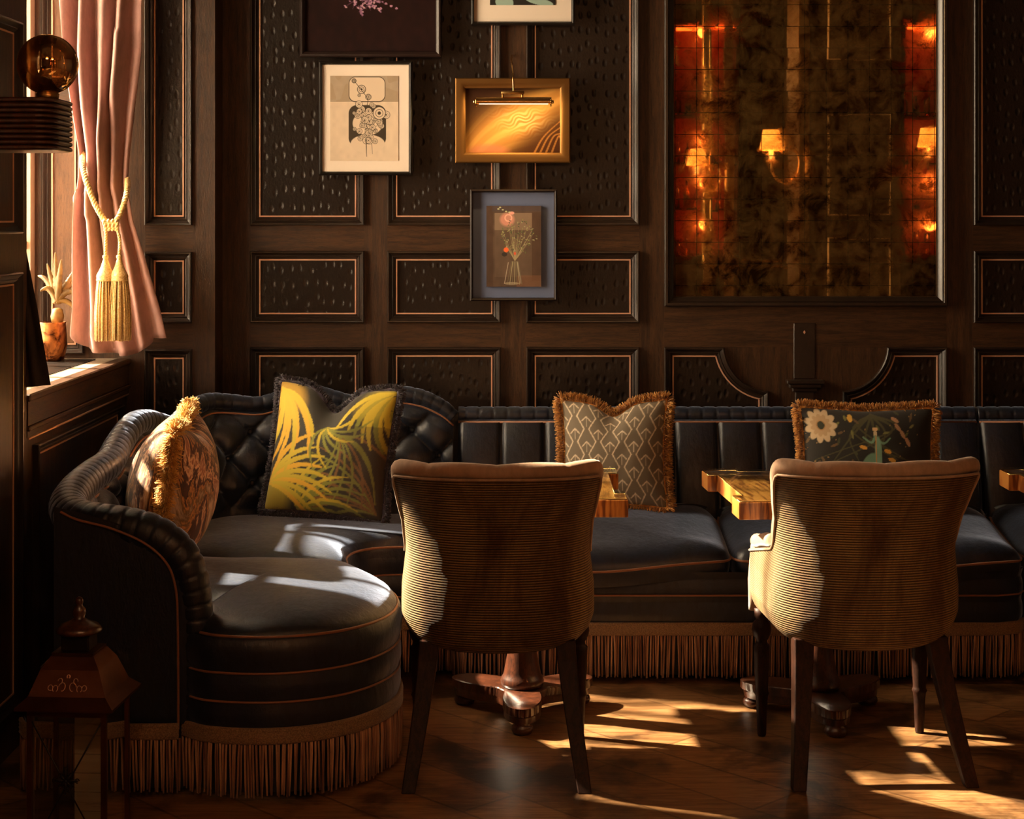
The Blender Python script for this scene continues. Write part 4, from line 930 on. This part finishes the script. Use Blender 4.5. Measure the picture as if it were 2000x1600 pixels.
cv.ell(.12, .10, .16, .12, YO, .55, .5, .6); cv.ell(.08, .92, .14, .16, YE, .6, .3, .6); cv.ell(.88, .12, .16, .12, YE, .5, -.5, .6); cv.put(np.clip((cv.X-.55)*2.2, 0, .45)*(cv.Y > .3), (.05, .025, .012))
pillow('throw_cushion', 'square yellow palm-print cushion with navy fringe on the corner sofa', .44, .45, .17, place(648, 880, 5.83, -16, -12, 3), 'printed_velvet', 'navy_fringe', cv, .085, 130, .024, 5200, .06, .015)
# geometric cushion
cv = Cv(260, 260, (.19, .15, .10)); LC = (.80, .66, .46); pitch = 1/4.2
for k in range(-1, 10):
    x0 = (k-.5)*pitch*.5*1.0
    pts = []
    for j in range(0, 14):
        y = j/8.0-.1; pts.append((x0+(.035 if (j+k) % 2 else -.035)+.5*pitch*.0, y))
    for a, b in zip(pts, pts[1:]): cv.seg(a, b, .0055, .0055, LC, 1, .006)
for k in range(-1, 10):
    for j in range(-1, 10):
        cxx = (k)*pitch*.5+0; cyy = j*.25+(.125 if k % 2 else 0)-.1+.0
        cv.seg((cxx-.045, cyy+.045), (cxx, cyy), .005, .005, LC, 1, .006); cv.seg((cxx, cyy), (cxx+.045, cyy+.045), .005, .005, LC, 1, .006)
        cv.seg((cxx, cyy+.01), (cxx, cyy+.10), .003, .003, LC, .8, .006)
pillow('throw_cushion', 'taupe geometric-patterned cushion with ochre fringe, between chairs on the banquette', .37, .375, .15, place(1199, 886, 5.92, -8, -12, -1), 'printed_velvet', 'ochre_fringe', cv, .045, 150, .032, 4600, .08, .010)
# floral bolster
cv = Cv(300, 220, (.016, .012, .007), .66)
GR, TE, CR, OR = (.12, .125, .03), (.16, .30, .19), (.62, .46, .27), (.62, .26, .045)
for k in range(9):
    a = -2.9+k*.37; cv.curve([(.52, .05), (.52+.2*math.cos(a+PI)*.9, .22+.04*k % .2), (.5-.42*math.cos(k*.7), .55+.05*(k % 3))], .010, .003, (.07, .062, .02))
for k in range(44):
    x, y = random.random(), random.random(); a = random.random()*3.1; cv.ell(x, y, random.uniform(.018, .035), .009, random.choice([GR, (.20, .19, .05), (.06, .06, .02), (.16, .09, .03)]), .95, a, .2)
for k in range(40): cv.ell(random.random(), random.random(), .005, .005, (.40, .24, .08), .9)
for r_, c_ in ((.115, CR), (.075, (.50, .33, .17))):
    for k in range(11): a = k*2*PI/11; cv.ell(.135+r_*.62*math.cos(a), .19+r_*.62*math.sin(a)/.66, r_*.46, r_*.24, c_, 1, a, .15); 
cv.ell(.135, .19, .03, .03, (.03, .035, .015)); cv.ring(.135, .19, .032, .004, (.45, .25, .1))
cv.ell(.36, .10, .02, .03, (.75, .42, .06)); cv.ell(.545, .22, .022, .015, (.70, .42, .2)); cv.ell(.545, .28, .016, .03, CR); 
for a, b in (((.545, .30), (.50, .36)), ((.545, .30), (.62, .37))): cv.curve([a, ((a[0]+b[0])/2, a[1]+.06), b, (b[0]+(.04 if b[0] > .55 else -.05), b[1]-.05)], .010, .005, TE)
cv.ell(.49, .62, .055, .10, TE, 1, .5, .15); cv.ell(.565, .50, .028, .13, (.20, .36, .24), 1, 0, .15); cv.ell(.64, .70, .06, .05, (.24, .33, .19), 1, -.4, .15); cv.curve([(.55, .3), (.55, .6), (.57, 1)], .004, .004, OR)
for (x, y) in ((.45, .42), (.64, .46), (.67, .55)): cv.ell(x, y, .03, .014, (.70, .34, .04), 1, .3)
for (x, y, a) in ((.72, .20, .9), (.76, .28, 1.0), (.80, .36, 1.1), (.70, .12, .6)): cv.ell(x, y, .035, .014, (.48, .26, .13), 1, a)
pillow('throw_cushion', 'rectangular dark floral cushion with ochre fringe behind the right-hand chair', .46, .34, .14, place(1694, 892, 5.90, -4, -12, 0), 'printed_velvet', 'ochre_fringe', cv, .004, 150, .030, 4600, .06, .012)
# marbled cushion seen edge-on
pillow('throw_cushion', 'marbled orange and brown cushion seen edge-on at left of the corner sofa', .43, .43, .27, place(338, 955, 5.15, -85, -8, 4), 'marbled_velvet', 'golden_fringe', None, .02, 110, .034, 9000, .05, .020)

# ================================================================== CHAIRS
def make_chair(label, loc, rz):
    t0 = local(thing('upholstered_chair', label, 'chair', (0, 0, 0), 'corduroy-backed chairs at the small tables'))
    AZ = [(.335, .215), (.350, .240), (.38, .258), (.42, .266), (.50, .264), (.60, .252), (.68, .262), (.76, .288), (.83, .318)]
    BZ = [(.335, .035), (.355, .012), (.42, 0), (.55, 0), (.65, -.012), (.75, -.040), (.83, -.072)]
    def top(q):
        a = abs(q)
        if a < .38: return .832
        if a < .60: k = (a-.38)/.22; k = k*k*(3-2*k); return .832+(.600-.832)*k
        return .600-.05*(a-.60)/.4
    def shell(q, z, off=0):
        a = lerp_tab(AZ, z)-off; b = lerp_tab(BZ, z)+off; s = 1 if q >= 0 else -1; k = abs(q)
        if k < .6:
            ph = k/.6*PI/2; x = a*math.sin(ph)**.85; y = b+.20*(1-math.cos(ph)**.8)
        else:
            f = (k-.6)/.4; x = a+(.262-off-a)*f*.6; y = b+.20+.24*f
        return Vector((s*x, y, z))
    NU, NV = 91, 46
    V, UV = [], []
    for j in range(NV):
        t_ = j/(NV-1)
        for i in range(NU):
            q = -1+2*i/(NU-1); zt = top(q)-.012; zb_ = .335+.035*min(1, abs(q)/.6)**2.5; z = zb_+(zt-zb_)*t_; V.append(shell(q, z, .012*(1-t_)**8)); UV.append((q, z-.02*(1-math.cos(q*1.6))))
    Fc = [(j*NU+i, j*NU+i+1, (j+1)*NU+i+1, (j+1)*NU+i) for j in range(NV-1) for i in range(NU-1)]
    obj('back_shell', V, Fc, 'corduroy', t0, uv=UV)
    V = []
    for j in range(24):
        t_ = j/23
        for i in range(NU):
            q = -1+2*i/(NU-1); z = .40+(top(q)-.40)*t_; ch = abs(math.sin(q*PI*4.5))**.5; V.append(shell(q, z, .045+.014*ch*math.sin(PI*t_)))
    obj('backrest', V, [(j*NU+i, j*NU+i+1, (j+1)*NU+i+1, (j+1)*NU+i)[::-1] for j in range(23) for i in range(NU-1)], 'mauve_velvet', t0)
    pts = []; rr = []
    for i in range(181):
        q = -1+2*i/180; f = abs(math.sin(q*PI*4.5)); p = shell(q, top(q), .020); p.z += .002+.004*f; pts.append(p); rr.append(.0215*(.90+.10*f**.4)*(1 if abs(q) < .97 else .75))
    MB().tube(pts, rr, 14).build('padded_rim', 'mauve_velvet', t0)
    MB().tube([shell(-1+2*i/120, top(-1+2*i/120)-.016, -.002) for i in range(121)], .0038, 6).build('piping', 'mauve_velvet', t0)
    # arm fronts
    m = MB()
    for s in (-1, 1):
        m.tube([(s*.240, .438, .36), (s*.240, .442, .45), (s*.240, .438, .548)], [.026, .027, .020], 12)
    m.build('arm_front', 'mauve_velvet', t0)
    # seat
    o_ = [(-.20, .46), (0, .475), (.20, .46), (.235, .42), (.245, .25), (.215, .16), (.15, .085), (0, .06), (-.15, .085), (-.215, .16), (-.245, .25), (-.235, .42)]
    o_ = catmull([(a, b, 0) for a, b in o_], 4, True); n = len(o_); V = []
    for f, z in ((.84, .345), (.90, .358), (.93, .38), (.97, .42), (.985, .445), (.94, .462), (.8, .474), (.4, .48)):
        for p in o_: V.append((p.x*f, .24+(p.y-.24)*f, z))
    Fc = [(r*n+i, r*n+(i+1) % n, (r+1)*n+(i+1) % n, (r+1)*n+i) for r in range(7) for i in range(n)]+[tuple(range(n-1, -1, -1)), tuple(range(7*n, 8*n))]
    obj('seat', V, Fc, 'mauve_velvet', t0)
    for s in (-1, 1):
        # square, splayed rear legs
        V = []
        for t_ in np.linspace(0, 1, 8):
            z = .362*(1-t_); x = s*(.183+.047*t_**1.25); y = .105-.160*t_**1.2; h = .027-.009*t_
            V += [(x-h, y-h, z), (x+h, y-h, z), (x+h, y+h, z), (x-h, y+h, z)]
        Fc = [(r*4+i, (r+1)*4+i, (r+1)*4+(i+1) % 4, r*4+(i+1) % 4) for r in range(7) for i in range(4)]+[(3, 2, 1, 0)[::-1], (28, 29, 30, 31)[::-1]]
        o = obj('leg', V, Fc, 'dark_leg_wood', t0, False); bv = o.modifiers.new('edge', 'BEVEL'); bv.width = .003; bv.segments = 2
        # turned front legs
        MB().lathe([(.011, 0), (.013, .006), (.0165, .10), (.019, .118), (.022, .124), (.019, .131), (.0185, .138), (.023, .24), (.024, .262), (.018, .268), (.016, .276), (.026, .295), (.029, .31), (.025, .328), (.016, .338), (.021, .346), (.022, .37)], (s*.232, .415, 0), 20).build('leg', 'dark_leg_wood', t0)
    t0.location = loc; t0.rotation_euler = (0, 0, rz); return t0
ch = make_chair('corduroy-backed chair with mauve rim at the left table, nearer the corner sofa', (-.067, 4.505, 0), math.radians(0))
copy_thing(ch, (.950, 4.535, 0), math.radians(3.5), 'corduroy-backed chair with sunlit left arm at the right table')

# ================================================================== TABLES
def make_table(label, loc, rz):
    t0 = local(thing('pedestal_table', label, 'table', (0, 0, 0), 'small zebra-veneered pedestal tables')); B = .272; E = .302; W_ = .105
    def outline(i=0):
        e, b, w_ = E-i, B-i, W_; q = []
        for (sx, sy) in ((-1, -1), (1, -1), (1, 1), (-1, 1)):
            c = [(sx*e, sy*(e-w_)), (sx*e, sy*e), (sx*(e-w_), sy*e), (sx*(e-w_-.0), sy*b)]; d = [(sx*b, sy*(e-w_))]+c
            q += d if sx*sy > 0 else d[::-1]
        return q
    def slab(i, z0, z1, mat, name, bev=.002):
        V = []; rings = [(i+bev, z0), (i, z0+bev), (i, z1-bev), (i+bev, z1)]
        for (k, z) in rings: V += [(x, y, z) for x, y in outline(k)]
        n = len(outline()); Fc = [(r*n+a, r*n+(a+1) % n, (r+1)*n+(a+1) % n, (r+1)*n+a) for r in range(3) for a in range(n)]+[tuple(range(n-1, -1, -1)), tuple(range(3*n, 4*n))]
        return obj(name, V, Fc, mat, t0, False)
    slab(0, .645, .695, 'zebra_veneer', 'tabletop'); slab(.004, .6955, .7015, 'table_glass', 'glass_top', .001)
    m = MB(); m.tube([(x, y, .6955) for x, y in outline(.003)], .0016, 4, True); m.build('brass_edge', 'bright_brass', t0)
    MB().lathe([(.12, .640), (.12, .628), (.05, .60), (.035, .56), (.032, .50), (.045, .42), (.050, .35), (.040, .25), (.036, .24), (.040, .232), (.042, .20), (.055, .13), (.058, .118), (.062, .112), (.066, .100), (.064, .088), (.058, .083)][::-1], (0, 0, 0), 32).build('pedestal', 'mahogany', t0)
    # tri-lobed base with reeded edge
    N = 360; pts = []
    for k in range(N):
        a = 2*PI*k/N; c3 = .5+.5*math.cos(3*(a+PI/2)); r = .075+.17*c3**2.2; pts.append((r*math.cos(a), r*math.sin(a)))
    V = []
    prof = [(.97, .084), (1, .081), (1.0, .078), (1.0, .058), (.985, .056), (.96, .052), (.95, .034), (.9, .032)]
    for r_i, (f, z) in enumerate(prof):
        for k, (x, y) in enumerate(pts):
            g = 1-(.018 if (r_i in (2, 3) and (k // 2) % 2) else 0); V.append((x*f*g, y*f*g, z))
    Fc = [(r*N+k, (r+1)*N+k, (r+1)*N+(k+1) % N, r*N+(k+1) % N) for r in range(len(prof)-1) for k in range(N)]+[tuple(range(N)), tuple(range((len(prof)-1)*N+N-1, (len(prof)-1)*N-1, -1))]
    obj('tripod_base', V, Fc, 'mahogany', t0, 35)
    for k in range(3):
        a = -PI/2+k*2*PI/3; MB().lathe([(.020, 0), (.028, .004), (.033, .014), (.030, .024), (.022, .031), (.026, .034)], (.205*math.cos(a), .205*math.sin(a), 0), 20).build('bun_foot', 'mahogany', t0)
    t0.location = loc; t0.rotation_euler = (0, 0, rz); return t0
tb_ = make_table('zebra-veneered pedestal table hidden behind the left chair', (0.0, 5.16, 0), 0)
copy_thing(tb_, (.893, 5.14, 0), math.radians(4), 'zebra-veneered pedestal table between the right chair and the banquette')
copy_thing(tb_, (1.825, 5.14, 0), math.radians(0), 'zebra-veneered pedestal table with only its corner at the right edge')

# ================================================================== LANTERN
YA = 4.06; lc = P(155, 0, YA); X0 = lc.x+.0
ln = local(thing('floor_lantern', 'tall copper lantern with glass sides and star ornament on the floor at left', 'lantern', (0, 0, 0)))
h = .088; hz0 = .0; ht = .355
m = MB()
for sx in (-1, 1):
    for sy in (-1, 1): m.box((sx*h-.006, sy*h-.006, .0), (sx*h+.006, sy*h+.006, ht))
for z0_, z1_ in ((0, .02), (ht-.018, ht)):
    for sx in (-1, 1):
        m.box((sx*h-.006, -h, z0_), (sx*h+.006, h, z1_)); m.box((-h, sx*h-.006, z0_), (h, sx*h+.006, z1_))
m.box((-h, -h, .0), (h, h, .012)); m.build('frame', 'aged_copper', ln, False)
def sq(hh, z, x=0): return [(-hh, -hh, z), (hh, -hh, z), (hh, hh, z), (-hh, hh, z)]
V = []; lv = [(h+.028, ht), (h+.028, ht+.006), (h+.004, ht+.028), (.070, ht+.085), (.052, ht+.112), (.050, ht+.114), (.050, ht+.120)]
for a, z in lv: V += sq(a, z)
Fc = [(r*4+i, r*4+(i+1) % 4, (r+1)*4+(i+1) % 4, (r+1)*4+i) for r in range(len(lv)-1) for i in range(4)]+[(3, 2, 1, 0), tuple((len(lv)-1)*4+i for i in range(4))]
obj('roof', V, Fc, 'aged_copper', ln, False)
MB().box((-.034, -.034, ht+.118), (.034, .034, ht+.158), 0, .004).build('chimney', 'dark_iron', ln, False)
MB().lathe([(.030, ht+.155), (.052, ht+.158), (.055, ht+.164), (.045, ht+.176), (.022, ht+.186), (.012, ht+.192), (.016, ht+.205), (.014, ht+.214), (.007, ht+.222), (.010, ht+.230), (.008, ht+.238), (.003, ht+.242)], (0, 0, 0), 24).build('cap', 'mahogany', ln)
for (a, b) in (((-h, -h), (h, -h)), ((h, -h), (h, h)), ((h, h), (-h, h)), ((-h, h), (-h, -h))):
    m = MB(); d = Vector((b[0]-a[0], b[1]-a[1], 0)).normalized()*.005; n_ = Vector((-d.y, d.x, 0))*.2
    q = [Vector((*a, .02))+d, Vector((*b, .02))-d, Vector((*b, ht-.018))-d, Vector((*a, ht-.018))+d]
    m.add([p+n_ for p in q]+[p-n_ for p in q], [(0, 1, 2, 3), (7, 6, 5, 4), (0, 4, 5, 1), (1, 5, 6, 2), (2, 6, 7, 3), (3, 7, 4, 0)]); m.build('glass_pane', 'lantern_pane', ln, False)
m = MB(); yb = -h-.004; cz = .19
for a, b in (((-h, .02), (h, ht-.02)), ((h, .02), (-h, ht-.02))): m.tube([(a[0], yb, a[1]), (b[0], yb, b[1])], .0018, 6)
m.build('cross_wires', 'dark_iron', ln)
m = MB()
for k in range(8):
    a = k*PI/4; L_ = .030 if k % 2 == 0 else .020; c_ = Vector((0, yb-.004, cz)); d = Vector((math.cos(a), 0, math.sin(a)))
    m.tube([c_, c_+d*L_*.5, c_+d*L_*.8, c_+d*L_], [.003, .0055, .003, .0006], 6)
    e = c_+d*L_*.9; m.tube([e+Vector((.005*math.cos(j), 0, .005*math.sin(j))) for j in np.linspace(0, 5, 8)], .0013, 4)
m.lathe([(.002, -.004), (.008, 0), (.002, .004)], (0, yb-.004, cz), 10); m.build('ornament', 'dark_iron', ln)
m = MB(); yr_ = lambda z: -(.070+(h+.004-.070)*(1-(z-(ht+.028))/.057))-.0015
for s in (-1, 1):
    for (x, z, r_, a0, a1) in ((.012, ht+.050, .009, 0, 5), (.028, ht+.046, .007, -1, 4.2), (.040, ht+.048, .006, -2, 3), (.018, ht+.062, .006, 0, 4.5), (0, ht+.072, .004, -1, 4)):
        m.tube([(s*(x+r_*math.cos(j)*(1-.08*j)), yr_(z+r_*math.sin(j)), z+r_*math.sin(j)) for j in np.linspace(a0, a1, 12)], .0011, 4)
m.build('scroll_relief', 'copper_bead', ln)
m = MB()  # added boards stand in for the floor's reflection in the pane
for k in range(7): z = .016+k*.046; m.box((-.036, h-.016, z), (h-.008, h-.010, z+.044))
m.build('reflection_board', 'pale_floor_reflection', ln, False)
ln.location = (X0, YA, 0); ln.rotation_euler = (0, 0, math.radians(-4))
